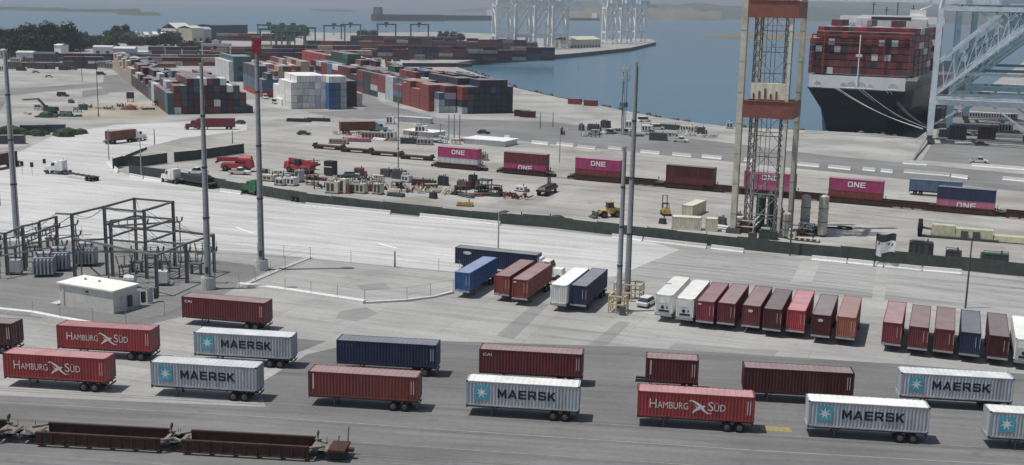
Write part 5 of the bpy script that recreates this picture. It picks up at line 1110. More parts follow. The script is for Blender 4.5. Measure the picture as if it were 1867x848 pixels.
tag(mb.build('scrub_bank', m_leaf, loc=G(35, 245)), 'dark overgrown bank along the road at the left picture edge', 'shrubs')
for i, (x, y, l, c) in enumerate(((62, 242, 'dark grey container lying behind the overgrown bank', 'dark_grey'), (96, 241, 'blue grey container right of the overgrown bank', 'steel_blue'), (20, 262, 'dark container below the overgrown bank', 'dark_grey'))):
    container(l, c, G(x, y), rad(12), .02, 2.6, 8, group='containers by the left edge')
ru = random.Random(77)
for row, (x0, y0, x1, y1, n_, wh) in enumerate(((-6, 128, 250, 122, 14, 'top edge of the upper left lot'), (20, 116, 250, 110, 14, 'shed row behind the upper left lot'), (470, 118, 650, 110, 10, 'ground behind the tan stack'), (655, 118, 850, 100, 10, 'far ground behind the waterside stacks'))):
    for k in range(n_):
        t_ = (k + .5) / n_; c = ru.choice(('light_grey', 'dark_grey', 'charcoal', 'rust', 'white', 'dark_green', 'grey', 'tan', 'dark_maroon')); sz = ru.uniform(.8, 1.5)
        gen_unit(x0 + (x1 - x0) * t_ + ru.uniform(-4, 4), y0 + (y1 - y0) * t_ + ru.uniform(-3, 3), '%s far unit, %s from left on the %s' % (c.replace('_', ' '), 'first second third fourth fifth sixth seventh eighth ninth tenth eleventh twelfth thirteenth fourteenth'.split()[k], wh), c, 6 * sz, 2.6, 3.2 * sz, rz=ru.uniform(-.2, .3), name='yard_unit', cat='yard unit', grp='far yard units')
# white tents and halls
def hall(px0, py0, px1, py1, D, H, label, col, roofcol, name='warehouse', cat='warehouse', gable=0.12, rz=None):
    a, c = G(px0, py0), G(px1, py1); th_ = math.atan2(c.y - a.y, c.x - a.x); W_ = (c - a).length; s = thing(name, label, cat, a, th_)
    mb = MB(); mb.box(0, W_, 0, D, 0, H); mb.build('walls', paint[col], s); gh = H + D * gable; e = .4
    mb = MB(); mb.prism([(-e, H), (W_ + e, H), (W_ + e, H + .15), (-e, H + .15)], -e, D + e) if not gable else [mb.hexa([(-e, -e, H), (W_ + e, -e, H), (W_ + e, D / 2, gh), (-e, D / 2, gh), (-e, -e, H + .2), (W_ + e, -e, H + .2), (W_ + e, D / 2, gh + .2), (-e, D / 2, gh + .2)]), mb.hexa([(-e, D / 2, gh), (W_ + e, D / 2, gh), (W_ + e, D + e, H), (-e, D + e, H), (-e, D / 2, gh + .2), (W_ + e, D / 2, gh + .2), (W_ + e, D + e, H + .2), (-e, D + e, H + .2)])]
    mb.build('roof', paint[roofcol], s)
    n_ = max(1, int(W_ / 7)) if H > 2 else 0
    for k in range(n_): mb = MB(); x = W_ * (k + .5) / n_; mb.box(x - 1.4, x + 1.4, -.08, -.003, .02, min(3.2, H * .75)); mb.build('door', paint['dark_grey'], s)
    return s
hall(845, 262, 920, 268, 9, 1.7, 'low white roofed shed behind the leftmost magenta container', 'light_grey', 'white', 'shed', 'shed', 0)
hall(735, 246, 790, 251, 7, 1.6, 'low white canopy left of the white roofed shed', 'light_grey', 'white', 'canopy', 'canopy', 0)
hall(725, 222, 785, 226, 2, 2.0, 'long thin pale canopy in the far yard', 'light_grey', 'light_grey', 'canopy', 'canopy', 0)
for k, x in enumerate((818, 828, 838, 803)):
    s = misc('pipe_stack', ['first', 'second', 'third', 'leftmost'][k] + ' of the thin upright pipes behind the leftmost magenta container', 'pipe', x, 256, 0, 'thin upright pipes'); mb = MB(); mb.bar((0, 0, 0), (0, 0, 8.5 - (k == 3) * 3), .35); mb.build('pipe', m_steel, s); mb = MB(); mb.bar((-1, 0, 6 - (k == 3) * 1), (1, 0, 6 - (k == 3) * 1), .2); mb.build('bracket', m_steel, s)
V_ = [(650, 258, 'pink grey flat load in the far yard', 'pink', 9, 2.4, 1.2), (618, 262, 'pinkish car carrier shaped load at the siding', 'tan', 6, 2.2, 1.6), (690, 254, 'tan long trailer beyond the siding', 'tan', 11, 2.4, 2.4), (672, 246, 'pale pink trailer load beyond the siding', 'brick', 8, 2.2, 1.0), (714, 256, 'pale cabinet right of the tan trailer', 'light_grey', 3, 2.4, 3.0), (745, 262, 'dark cluster of parts by the canopy', 'charcoal', 5, 2, 1.8), (775, 264, 'grey cluster of parts by the canopy', 'grey', 5, 2, 2.0), (768, 248, 'white machine behind the canopy', 'white', 4, 2.4, 3.6), (712, 226, 'white round vehicle beside the light blue truck', 'white', 3, 2, 3.0),
  (545, 222, 'dark long trailer in the far yard left', 'charcoal', 9, 2, 1.2), (580, 221, 'dark long trailer in the far yard right', 'charcoal', 9, 2, 1.2), (880, 292, 'pale stand at the end of the leftmost magenta container', 'tan', 3, 2, 2)]
for x, y, l, c, a, b_, h in V_: gen_unit(x, y, l, c, a, b_, h, rz=rad(-8))
for x, y, rz, c, l in ((952, 212, -.35, 'dark_maroon', 'left one of two dark maroon containers alone by the waterfront'), (1048, 190, -.33, 'brick', 'left one of the two brick red containers at the water edge'), (1077, 193, -.33, 'brick', 'right one of the two brick red containers at the water edge'), (962, 214, -.35, 'dark_maroon', 'right one of two dark maroon containers alone by the waterfront')):
    container(l, c, G(x, y), rz, .02, 2.6, 6.06 if x < 1000 else 6.06, group='single containers by the water')

# ------------------------------------------------------------ yard stacks
STA = rad(23); S1 = ang(STA); S2 = ang(STA + math.pi / 2)
PAL = {'left': 'dark_maroon maroon brick dark_grey navy charcoal maroon dark_maroon charcoal navy charcoal dark_maroon grey dark_maroon teal'.split(), 'white': 'white light_grey white light_grey grey'.split(), 'blue': 'steel_blue blue grey navy'.split(),
       'brown': 'dark_maroon charcoal dark_maroon charcoal rust'.split(), 'green': 'dark_green dark_green green dark_green'.split(), 'tan': 'tan tan rust maroon light_grey grey brick'.split(), 'teal': 'navy charcoal teal dark_grey teal'.split(), 'right': 'maroon brick dark_maroon steel_blue rust navy brick charcoal grey dark_green maroon light_grey'.split(),
       'navy': 'navy charcoal charcoal dark_grey navy dark_maroon charcoal'.split(), 'far': 'dark_maroon dark_maroon charcoal dark_grey rust navy dark_grey tan dark_maroon maroon'.split(), 'ship': 'crimson maroon dark_maroon dark_maroon red crimson maroon dark_grey brick dark_maroon crimson navy rust maroon'.split(), 'redgreen': 'dark_green brick red green maroon'.split()}
CNAME = {'dark_maroon': 'dark maroon', 'maroon': 'maroon', 'brick': 'brick red', 'dark_grey': 'dark grey', 'navy': 'navy', 'charcoal': 'black', 'steel_blue': 'steel blue', 'grey': 'grey', 'light_grey': 'pale grey', 'teal': 'teal', 'white': 'white', 'blue': 'blue', 'rust': 'rust brown',
         'dark_green': 'dark green', 'green': 'green', 'tan': 'tan', 'crimson': 'crimson', 'red': 'red', 'bright_red': 'bright red', 'orange': 'orange', 'cream': 'cream', 'sky': 'light blue'}
ORD = 'first second third fourth fifth sixth seventh eighth ninth tenth eleventh twelfth thirteenth fourteenth fifteenth sixteenth seventeenth eighteenth nineteenth twentieth twenty-first twenty-second twenty-third twenty-fourth twenty-fifth'.split()
TIER = ['bottom', 'second', 'third', 'fourth', 'fifth', 'sixth', 'seventh', 'eighth', 'ninth']
STK = []                                        # (size on screen, colour, middle, rz, label, height, key)
def block(name, px, py, hf, nb, pal, bay=12.7, over=None, colw=2.52, th=STA, H=2.75, Lg=CL40, org=None, z0=0.0, front=True):
    "hf(bay) gives the tiers of each column from left to right"
    o_ = org or G(px, py); u1 = ang(th); u2 = ang(th + math.pi / 2); r = random.Random(name); prev = None
    for b in range(nb):
        hs = hf(b); nxt = hf(b - 1) if b else None
        for c, n_ in enumerate(hs):
            for k in range(n_):
                vis = k >= n_ - 1 or b == 0 or c == 0 or (nxt is not None and (c >= len(nxt) or nxt[c] <= k)) or (c > 0 and hs[c - 1] <= k)
                if not vis: r.random(); continue
                col = r.choice(PAL[pal]) if r.random() < .65 or not prev else prev; prev = col; col = (over(b, c, k) if over else None) or col
                p = o_ + u1 * (colw * (c + .5)) + u2 * (bay * b + Lg / 2); p.z = z0 + k * (H + .015)
                lab = '%s container, %s tier, %s column from left, %s row, %s' % (CNAME[col], TIER[k], ORD[c], 'front' if b == 0 else ORD[b], name)
                wgt = (1.0 if b == 0 else .45) / max(1, (p - CP).length); STK.append((wgt, col, p, th + math.pi / 2, lab, H, Lg))
def hl(b):
    base = [3, 4, 4, 5, 5, 5, 5, 5, 5, 4, 4, 3, 1]
    if b == 0: return base
    r = random.Random(b * 7 + 1)
    if b < 5: return [max(2, x - r.randint(0, 1)) for x in base[:12 - b // 2]]
    n_ = 11 if b < 12 else 9
    return [r.randint(2, 4) if c < 4 else r.randint(1, 3) for c in range(n_)]
block('left stack', 306, 209, hl, 24, 'left', over=lambda b, c, k: 'teal' if (b, c) == (0, 0) and k < 3 else 'white' if (b == 0 and (c, k) in ((0, 2), (2, 4), (5, 4), (8, 4), (9, 3), (7, 1), (1, 0))) else 'tan' if b > 12 and c == 0 else None)
block('white stack', 531, 199, lambda b: [4, 5, 5, 5, 5, 5] if b < 2 else [3, 3, 2], 3, 'white', over=lambda b, c, k: 'white' if c == 0 or k == 4 else None)
block('low white pair', 513, 193, lambda b: [1, 1], 1, 'white', over=lambda b, c, k: 'white')
block('blue stack', 600, 200, lambda b: [5, 5, 5] if b < 1 else [4, 4, 3], 2, 'blue', over=lambda b, c, k: 'white' if k == 4 else 'blue' if c == 0 else 'grey' if c == 2 else 'steel_blue')
block('brown stack', 630, 195, lambda b: [4, 4, 2], 2, 'brown', over=lambda b, c, k: 'grey' if c == 2 else None)
block('green stack', 634, 154, lambda b: [6, 6, 6] if b < 3 else [5, 5, 4, 3], 9, 'green', over=lambda b, c, k: 'green' if k == 5 and b == 0 else ('red' if b > 3 else None))
block('low stack beside green', 664, 158, lambda b: [2, 2], 3, 'tan')
block('light green stack', 668, 142, lambda b: [4, 4, 3], 4, 'redgreen', over=lambda b, c, k: 'grey' if c == 1 else None)
block('tan stack', 500, 148, lambda b: [2, 3, 3, 3, 2, 3, 4, 4, 3] if b < 2 else [3, 3, 2, 3, 4, 3, 3, 4, 2], 5, 'tan')
block('teal topped stack', 418, 149, lambda b: [4, 5, 5, 5, 5] if b < 2 else [4, 5, 4], 4, 'teal', over=lambda b, c, k: 'light_grey' if c == 0 else 'teal' if k == 4 else None)
block('steel blue stack', 478, 178, lambda b: [3, 4, 3, 2, 1] if b < 1 else [5, 5, 4], 4, 'blue', over=lambda b, c, k: 'red' if k == 0 else 'steel_blue' if k < 3 else 'dark_grey')
def hr(b):
    if b == 0: return [0, 0, 0, 0, 4, 4, 4, 5, 5, 5, 5, 5, 4]
    r = random.Random(b * 3 + 2); return [r.choice((3, 4, 4)) if c < 5 else r.choice((4, 4, 5)) for c in range(13 if b < 7 else 11)]
o_r = G(842, 208) - S1 * 2.52 * 4
block('waterside navy stack', 0, 0, hr, 4, 'navy', org=o_r, over=lambda b, c, k: 'brick' if (b == 0 and c == 4 and k >= 2) or (b > 0 and c < 4) else 'grey' if (b, c, k) == (0, 4, 0) else None)
block('waterside red stack', 0, 0, lambda b: hr(b + 4), 14, 'right', org=o_r + S2 * 12.7 * 4)
block('grey blue step stack', 800, 207, lambda b: [3, 4, 4], 1, 'blue', org=G(800, 206), over=lambda b, c, k: ['grey', 'grey', 'steel_blue', 'navy'][k] if c < 1 else ['light_grey', 'steel_blue', 'grey', 'maroon'][k])
block('red step stack', 738, 188, lambda b: [4, 4, 5, 3], 2, 'right', over=lambda b, c, k: 'brick' if c < 2 else None)
block('pink blue step stack', 690, 175, lambda b: [3, 4, 4, 2, 4], 2, 'right', over=lambda b, c, k: 'crimson' if c == 0 else 'steel_blue' if k == 2 else None)
for i, (x, y, n_, nb, hh, pal) in enumerate(((660, 108, 40, 2, 4, 'far'), (560, 112, 14, 3, 3, 'tan'), (470, 100, 22, 3, 3, 'far'), (395, 74, 22, 2, 3, 'far'), (340, 96, 22, 2, 2, 'far'), (385, 108, 20, 2, 3, 'far'), (115, 119, 26, 2, 2, 'far'), (190, 113, 26, 2, 2, 'far'), (270, 105, 16, 2, 3, 'far'), (850, 92, 18, 2, 4, 'far'), (700, 88, 40, 2, 4, 'far'), (640, 78, 30, 2, 3, 'far'), (20, 122, 26, 2, 1, 'far'), (60, 112, 20, 2, 2, 'far'), (735, 122, 9, 1, 1, 'far'), (800, 122, 8, 1, 1, 'far'), (560, 90, 20, 2, 3, 'redgreen'))):
    r_ = random.Random(i); hs_ = [[max(1, hh - r_.randint(0, 1)) for c in range(n_ * 2)] for b in range(nb)]
    # far stacks stand broadside: their columns are whole container lengths
    nc = max(1, n_ // 3); o2 = G(x, y)
    for b in range(nb * 2):
        for c in range(nc):
            for k in range(max(1, hh - r_.randint(0, 1) - (b % 2) * (hh > 3))):
                p = o2 + ang(rad(16)) * (12.6 * (c + .5)) + ang(rad(106)) * (2.6 * b + 1.3); p.z = k * 2.75; STK.append((.2 / (p - CP).length, r_.choice(PAL[pal]), p, rad(16), '', 2.75, CL40))
# ------------------------------------------------------------ container ship
sx, sy = 136.5, 456; SO = V((sx, sy, 0)); f1 = ang(WA); f2 = ang(WA - math.pi / 2)      # forward, starboard
SHM = Matrix.Translation(SO + V((0, 0, WZ))) @ Matrix(((f2.x * .96, f1.x, 0, 0), (f2.y * .96, f1.y, 0, 0), (0, 0, 1.03, 0), (0, 0, 0, 1)))
ship = thing('container_ship', 'large black hulled container ship moored with its white banded stern towards us', 'ship', SO + V((0, 0, WZ)), WA - math.pi / 2)
ship.scale = (.96, 1, 1.03)
m_hull = mat('hull_black', (.012, .012, .013), .4, var=.25, scale=.15); m_shipw = mat('ship_white', (.74, .74, .73), .5, var=.1, scale=.3)
mb = MB(); BH = 20.3
secs = [(0, 11.5, 13.6, 19.4, 2.0), (6, 13.5, 15.6, 19.9, 1.0), (18, 17, 18.6, BH, 0), (45, 19.4, 20.2, BH, 0), (260, 19.4, 20.2, BH, 0), (310, 12, 16, 20, 0), (345, 1, 3, 9, 0)]
rows = []
for s_, wl, mid, dk, lift in secs:
    zs = (0, 4.2, 9.8, 17.8); hb = (wl, wl + (mid - wl) * .3, mid, dk)
    rows.append([(x, s_ - (0 if s_ else (0, 2.0, 4.5, 6.0)[i]), z) for i, (x, z) in enumerate(zip(hb, zs))])
for a, c in zip(rows, rows[1:]):
    for i in range(3):
        mb.face(a[i], c[i], c[i + 1], a[i + 1]); mb.face(*[(-q[0], q[1], q[2]) for q in (a[i + 1], c[i + 1], c[i], a[i])])
    mb.face(*[(q[0], q[1], q[2]) for q in (a[3], c[3])], *[(-q[0], q[1], q[2]) for q in (c[3], a[3])])
a = rows[0]
for i in range(3): mb.face((-a[i][0], a[i][1], a[i][2]), (a[i][0], a[i][1], a[i][2]), (a[i + 1][0], a[i + 1][1], a[i + 1][2]), (-a[i + 1][0], a[i + 1][1], a[i + 1][2]))
mb.face(*[(x * a[0][0], a[0][1] if False else a[0][1], z) for x, z in ((-1, a[0][2]), (-1, -3), (1, -3), (1, a[0][2]))])
mb.build('hull', m_hull, ship)
mb = MB(); mb.box(-19.2, 19.2, -5.6, -5.0, 17.9, 22.8); mb.box(-19.2, 19.2, -5.0, 6.5, 22.3, 22.8); mb.build('stern_bulwark', m_shipw, ship)
mb = MB(); mb.box(-19.5, 19.5, -6.1, -5.7, 17.6, 18.0); mb.build('rubbing_strake', paint['charcoal'], ship)
for x, w_ in ((-15.6, 1.6), (-5, 1.3), (-1.9, 1.8), (2.2, 1.8), (5.6, 1.2), (14.6, 1.8)):
    mb = MB(); mb.cyl((x, -5.66, 19.0), (x, -5.55, 19.0), w_, n=12); mb.cyl((x - w_, -6.2, 18.3), (x + w_, -6.2, 18.3), .4, n=8); mb.build('mooring_opening', paint['grey'], ship)
mb = MB(); mb.bar((.4, -5.9, 18), (.4, -5.9, 38.5), .4); mb.build('stern_mast', m_shipw, ship)
mb = MB(); mb.box(-.9, 1.7, -6.2, -5.9, 30.2, 31.2); mb.build('mast_lamp', paint['light_grey'], ship)
mb = MB(); mb.bar((-19, -5.4, 38.2), (20, -5.4, 38.2), .5, .6); mb.bar((-19, -5.4, 35.4), (10, -5.4, 35.4), .4, .4)
for x in (-19, -14, 10, 20): mb.bar((x, -5.4, 23.3), (x, -5.4, 38.2), .45)
mb.build('lashing_bridge', paint['brick'], ship)
by = 74
mb = MB(); mb.box(-14, 14, by, by + 10, 17, 46); mb.box(-16, 16, by - 1, by + 9, 40, 44.5); mb.build('accommodation', m_shipw, ship)
mb = MB(); mb.box(-24, 24, by - .5, by + 5, 42.5, 45.6, .6, .3); mb.build('bridge_wing', m_shipw, ship)
mb = MB(); mb.box(-9, 9, by - 1.1, by - .55, 44.0, 45.2); mb.build('bridge_window', m_glass, ship)
for k in range(8): x = -22 + k * 6.2; mb = MB(); mb.bar((x, by - .3, 36), (x, by - .3, 42.4), .3); mb.build('wing_support', m_shipw, ship)
for x, z in ((-9, 52), (-3, 49.5), (2, 53), (9, 50.5), (13, 49)): mb = MB(); mb.bar((x, by + 3, 45.6), (x, by + 3, z), .45); mb.bar((x - 1, by + 3, z - 1.5), (x + 1, by + 3, z - 1.5), .25); mb.build('antenna', paint['dark_grey'], ship)
mb = MB(); mb.box(8, 15, by + 1, by + 5, 45.6, 48.5); mb.bar((12, by + 3, 48.5), (17, by + 3, 50.5), .5); mb.build('radar_house', m_shipw, ship)
r_ = random.Random(42)
for b in range(7):
    y0 = -4.6 + b * 14.2 + (12 if b > 4 else 0)
    if b == 5: y0 = by + 12
    for c in range(16):
        n_ = 6 if b == 0 else 7 if b < 5 else 7
        if b == 0 and (c < 1): n_ = 5
        if b in (2, 3) and c % 5 == 1: n_ += 1
        for k in range(n_):
            if b and k < n_ - 1 - (b == 1) and c not in (0, 15): continue
            z = (23.4 if b == 0 else 22.3) + k * 2.72; x = -20.0 + 2.5 * (c + .5)
            p = SHM @ V((x, y0 + 6.1, z)); col = r_.choice(PAL['ship']); 
            if b == 0 and (c, k) in ((1, 3), (3, 4), (4, 3), (11, 4), (13, 4), (10, 2), (12, 2), (3, 0), (16, 1)): col = 'light_grey'
            if b and r_.random() < .1: col = 'light_grey'
            STK.append(((1.15 if b == 0 else .4) / (p - CP).length, col, p, WA, '%s container, %s tier, %s column from left, %s row, moored ship' % (CNAME[col], TIER[k], ORD[c], 'stern' if b == 0 else ORD[b]), 2.6, CL40))
for k, (x, q) in enumerate(((-9, (1682, 238)), (-7.8, (1684, 240)), (1.5, (1686, 236)), (3, (1689, 237)), (13.5, (1687, 233)), (15, (1690, 234)))):
    a = SHM @ V((x * .9, -6.5, 18.0)); c = G(*q); c.z = .8; mb = MB(); n_ = 14; pts = [a.lerp(c, i / n_) - V((0, 0, math.sin(math.pi * i / n_) * 1.6)) for i in range(n_ + 1)]
    for u, v_ in zip(pts, pts[1:]): mb.cyl(u, v_, .13, n=5, cap=False)
    tag(mb.build('mooring_rope', m_rope), ['outermost', 'second', 'third', 'fourth', 'fifth', 'innermost'][k] + ' mooring rope counted from the left of the ship stern', 'rope', 'mooring ropes of the ship')
s = misc('mooring_bollard', 'dark bollard on the quay where the ship ropes end', 'bollard', 1686, 240); mb = MB(); mb.cyl((0, 0, 0), (0, 0, .7), .5, n=10); mb.cyl((0, 0, .7), (0, 0, .95), .75, n=10); mb.build('body', m_black, s)
# emit the stack containers: the largest as things, the others as one object
_sm = {}
def simple_cont(col, H, Lg):
    k = (col, round(H, 2), round(Lg, 2))
    if k in _sm: return _sm[k]
    X, W = Lg / 2, CW / 2; out = {}
    mb = MB(); mb.box(-X + .06, X - .06, -W + .05, W - .05, .1, H - .06); mb.box(-X, X, -W, -W + .1, H - .14, H - .02); mb.box(-X, X, W - .1, W, H - .14, H - .02); mb.box(-X, X, -W, -W + .1, 0, .15); mb.box(-X, X, W - .1, W, 0, .15)
    for sx_ in (-1, 1):
        for sy_ in (-1, 1): mb.box(sx_ * X - (.14 if sx_ > 0 else 0), sx_ * X + (.14 if sx_ < 0 else 0), sy_ * (W + .001) - (.14 if sy_ > 0 else 0), sy_ * (W + .001) + (.14 if sy_ < 0 else 0), .002, H)
    out['body'] = mb.mesh('body', paint[col])
    mb = MB(); mb.box(-X + .16, X - .16, -W + .12, W - .12, H - .06, H - .02); out['roof'] = mb.mesh('roof', paler(col))
    mb = MB()
    for y in (-.85, -.35, .35, .85): mb.box(-X + .01, -X + .055, y - .03, y + .03, .12, H - .12)
    mb.box(-X + .015, -X + .05, -.015, .015, .12, H - .12); out['door_bars'] = mb.mesh('door_bars', m_steel if col in ('white', 'light_grey', 'grey', 'tan') else paint['dark_grey']); _sm[k] = out; return out
have = sum(1 for o_ in SC.objects if o_.name.startswith('shipping_container'))
STK.sort(key=lambda q: -q[0]); cut = 300 - have; seen = set(); ind = []; rest = []
for q in STK:
    if len(ind) < cut and q[4]: ind.append(q)
    else: rest.append(q)
for wgt, col, p, rz, lab, H, Lg in ind:
    t = thing('shipping_container', lab, 'shipping container', p, rz, 'containers stacked on the ship' if 'ship' in lab else 'containers in the yard stacks')
    for k, me in simple_cont(col, H, Lg).items(): link(k, me, t)
mb = MB(); cols = sorted({q[1] for q in rest}); mats = []
for c in cols: mats += [paint[c], paler(c)]
for wgt, col, p, rz, lab, H, Lg in rest:
    mb.M = Matrix.Translation(p) @ Matrix.Rotation(rz, 4, 'Z'); i = cols.index(col) * 2; X, W = Lg / 2, CW / 2
    mb.m = i; mb.box(-X, X, -W, W, .02, H - .03); mb.m = i + 1; mb.box(-X + .08, X - .08, -W + .08, W - .08, H - .028, H - .005)
mb.M = None
o_ = mb.build('distant_containers', mats); o_['kind'] = 'stuff'; o_['label'] = 'remaining containers of the far stacks and of the ship'

# ------------------------------------------------------------ ship to shore cranes
def sts(label, px, py, rz, m, cat='crane', group='ship to shore cranes', gauge=30, dep=18, s=1.0, boom='up', stairs=False, org=None):
    "origin at the seaward front leg; x runs inland along the gauge, y along the quay"
    t = thing('quay_crane', label, cat, org or G(px, py), rz, group)
    TK = 1.5 if m is m_cranew else 1.0
    def part(nm, *bars, mm=m):
        mb = MB()
        for b in bars: mb.bar(V(b[0]) * s, V(b[1]) * s, b[2] * s * TK, (b[3] if len(b) > 3 else b[2]) * s * TK)
        return mb.build(nm, mm, t)
    HT_, g, d = 62, gauge, dep; zp, zu = 14.5, 46
    for x in (0, g):
        for y in (0, d): part('leg', ((x, y, 3), (x, y, zp), 1.9, 1.6), ((x, y, zp), (x, y, zu), 1.7, 1.4))
        part('leg_tie', ((x, .8, 3.2), (x, d - .8, 3.2), 1.3, 1.5)); part('side_beam', ((x, .8, zp + .1), (x, d - .8, zp + .1), 1.1, 1.3)); part('side_beam', ((x, .8, zu - 1), (x, d - .8, zu - 1), 1.2, 1.4)); part('side_brace', ((x, .7, zp + 1), (x, d - .7, zu - 2), .7)); 
        for y in (0, d):
            mb = MB()
            for k in (-2.6, -.9, .9, 2.6): mb.cyl(V((x - .4, y + k, .45)) * s, V((x + .4, y + k, .45)) * s, .45 * s, n=8)
            mb.box((x - .7) * s, (x + .7) * s, (y - 3.4) * s, (y + 3.4) * s, .6 * s, 1.5 * s); mb.box((x - .9) * s, (x + .9) * s, (y - 1.5) * s, (y + 1.5) * s, 1.5 * s, 3.0 * s); mb.build('bogie', m_dsteel if m is not m_cranew else m_cranew, t)
    for y in (0, d):
        part('portal_beam', ((.8, y, zp), (g - .8, y, zp), 1.3, 2.0)); part('top_beam', ((.8, y, zu), (g - .8, y, zu), 1.2, 1.5))
        part('diagonal_brace', ((.6, y, zp + 2.6), (g * .98, y, zu - 2), .9)); part('diagonal_brace', ((.6, y, zp + 13), (g * .62, y, zu - .8), .8)); part('diagonal_brace', ((g * .45, y, zp - .5 + 1.2), (g - 1, y, zp - 9), .55) if False else ((g * .35, y, zu + .7), (g * .62, y, zu - 6), .6))
        part('a_frame', ((0, y, zu), (g * .12, y + (2 if y == 0 else -2), HT_ + 16), 1.0)); part('a_frame', ((g, y, zu), (g * .14, y + (2 if y == 0 else -2), HT_ + 15.5), .7))
    part('girder', ((-3, d * .32, zu + 3), (g + 18, d * .32, zu + 3), 1.2, 3)); part('girder', ((-3, d * .68, zu + 3), (g + 18, d * .68, zu + 3), 1.2, 3))
    for y in (d * .32, d * .68):
        if boom == 'up': part('boom', ((-4, y, zu + 4), (-12, y, zu + 58), 1.1, 2.4))
        else: part('boom', ((-4, y, zu + 3), (-60, y, zu + 3), 1.1, 2.4)); part('boom_stay', ((g * .12, y, HT_ + 15), (-40, y, zu + 5), .4))
    mb = MB(); mb.box((g * .55) * s, (g + 6) * s, d * .25 * s, d * .75 * s, (zu + 5) * s, (zu + 10.5) * s); mb.build('machinery_house', m, t)
    if m is not m_cranew:
        for y in (0,) if stairs else (0, d):
            for k in range(7):
                x = 3 + k * 3.2; zl = zp + 2.6 + (zu - 4.6 - zp) * x / (g * .98); zh = min(zp + 13 + (zu - zp - 13.8) * x / (g * .62), zu - 1); part('lattice_tie', ((x, y, zl), (x - 1.2, y, zh), .28), ((x, y, zl), (min(x + 3, g - 1), y, min(zh + 2, zu - 1)), .22))
        for z in range(20, 44, 5): part('leg_ladder', ((-.2, 1.5, z), (-.2, 3.2, z + 4.6), .5, .2), ((g + .2, 1.5, z + 4.6), (g + .2, 3.2, z), .5, .2))
        part('cross_beam', ((.8, d, zp + 9), (g - .8, d, zp + 9), .8, 1.1)); part('cross_brace', ((g * .5, d, zp + 1), (g - 1, d, zp - 9.5), .6)); part('cross_brace', ((g * .5, d, zp + 1), (1, d, zp - 9.5), .6))
    if stairs:
        for k in range(9):
            z0 = zp + 2 + k * 3.1; x0 = 4.2 + k * 2.1; part('stair_flight', ((x0, 1.6, z0), (x0 + 3.0, 1.6, z0 + 3.0), .9, .18), ((x0, 1.2, z0 + 1.1), (x0 + 3.0, 1.2, z0 + 4.1), .07), ((x0, 2.0, z0 + 1.1), (x0 + 3.0, 2.0, z0 + 4.1), .07))
            part('stair_flight', ((x0 + 3.0, 2.8, z0 + 3.0), (x0 + 2.1, 2.8, z0 + 3.1), .9, .18)) if k % 2 == 0 else None
        part('walkway', ((1, -1.2, zp + 1.6), (g, -1.2, zp + 1.6), .8, .12)); part('walkway_rail', ((1, -1.6, zp + 2.7), (g, -1.6, zp + 2.7), .08))
        mb = MB(); mb.box(.9, 4.5, d * .2, d * .8, zp - 6, zp - 2.5); mb.build('electrical_room', m_dsteel, t)
    return t
cth = rad(-19); co = G(1694, 262)
sts('nearest pale blue crane with diagonal braces at the right edge', 0, 0, cth, m_craneb, org=co, stairs=True, gauge=32, dep=17, boom='out')
sts('teal blue crane standing directly behind the nearest one', 0, 0, cth, m_cranet, org=co + ang(WA) * 34 + ang(cth) * 3, gauge=32, dep=17)
sts('third crane far behind the nearest pale blue one', 0, 0, cth, m_cranet, org=co + ang(WA) * 92 + ang(cth) * 4, gauge=32, dep=17)
# leaning strut and quay side things at the crane
s = misc('leaning_strut', 'pale leaning strut at the foot of the nearest crane', 'strut', 1662, 297); a = G(1662, 297); c = G(1692, 256); mb = MB(); d = c - a; mb.bar((0, 0, .3), d + V((0, 0, 2.5)), .6, .5); mb.build('beam', m_steel, s); mb = MB(); mb.box(-.8, 1.2, -.5, .7, 0, .6); mb.build('foot', m_conc, s)
for k, (x, y, a_, b_, h, c, l) in enumerate(((1745, 254, 6, 3, 5, 'dark_grey', 'dark grey cabin under the crane, left one'), (1798, 254, 6, 3, 4.5, 'dark_maroon', 'dark cabin under the crane, right one'), (1722, 250, 4, 3, 2.6, 'charcoal', 'black low unit under the crane near its left leg'), (1770, 236, 30, 5, 2.2, 'dark_grey', 'long low dark rack under the crane'), (1778, 214, 34, 4, 2.4, 'light_grey', 'long pale rack behind the dark one under the crane'), (1790, 190, 36, 4, 2.6, 'tan', 'long tan rack far under the crane'), (1740, 186, 8, 4, 6, 'dark_grey', 'dark grey block at the back of the crane gauge'), (1832, 240, 5, 3, 3, 'light_grey', 'pale unit at the right under the crane'))):
    gen_unit(x, y, l, c, a_, b_, h, rz=cth, grp='units under the crane')
for k, (x, y, ty) in enumerate(((905, 92, 0), (940, 91, 0), (975, 89, 0), (1008, 88, 0))):
    sts(ORD[k] + ' white crane from the left on the far pier', x, y, rad(12), m_cranew, group='white cranes on the far pier', gauge=16, dep=20, s=1.0, boom='up')
for k, (x, y) in enumerate(((1105, 80), (1132, 79), (1158, 77))):
    sts(['left', 'middle', 'right'][k] + ' white crane at the tip of the far pier', x, y, rad(12), m_cranew, group='white cranes on the far pier', gauge=14, dep=18, s=1.0)
hall(1040, 88, 1095, 86, 22, 9, 'cream sloping shed on the far pier between the white cranes', 'cream', 'cream', 'warehouse', 'warehouse', .15)
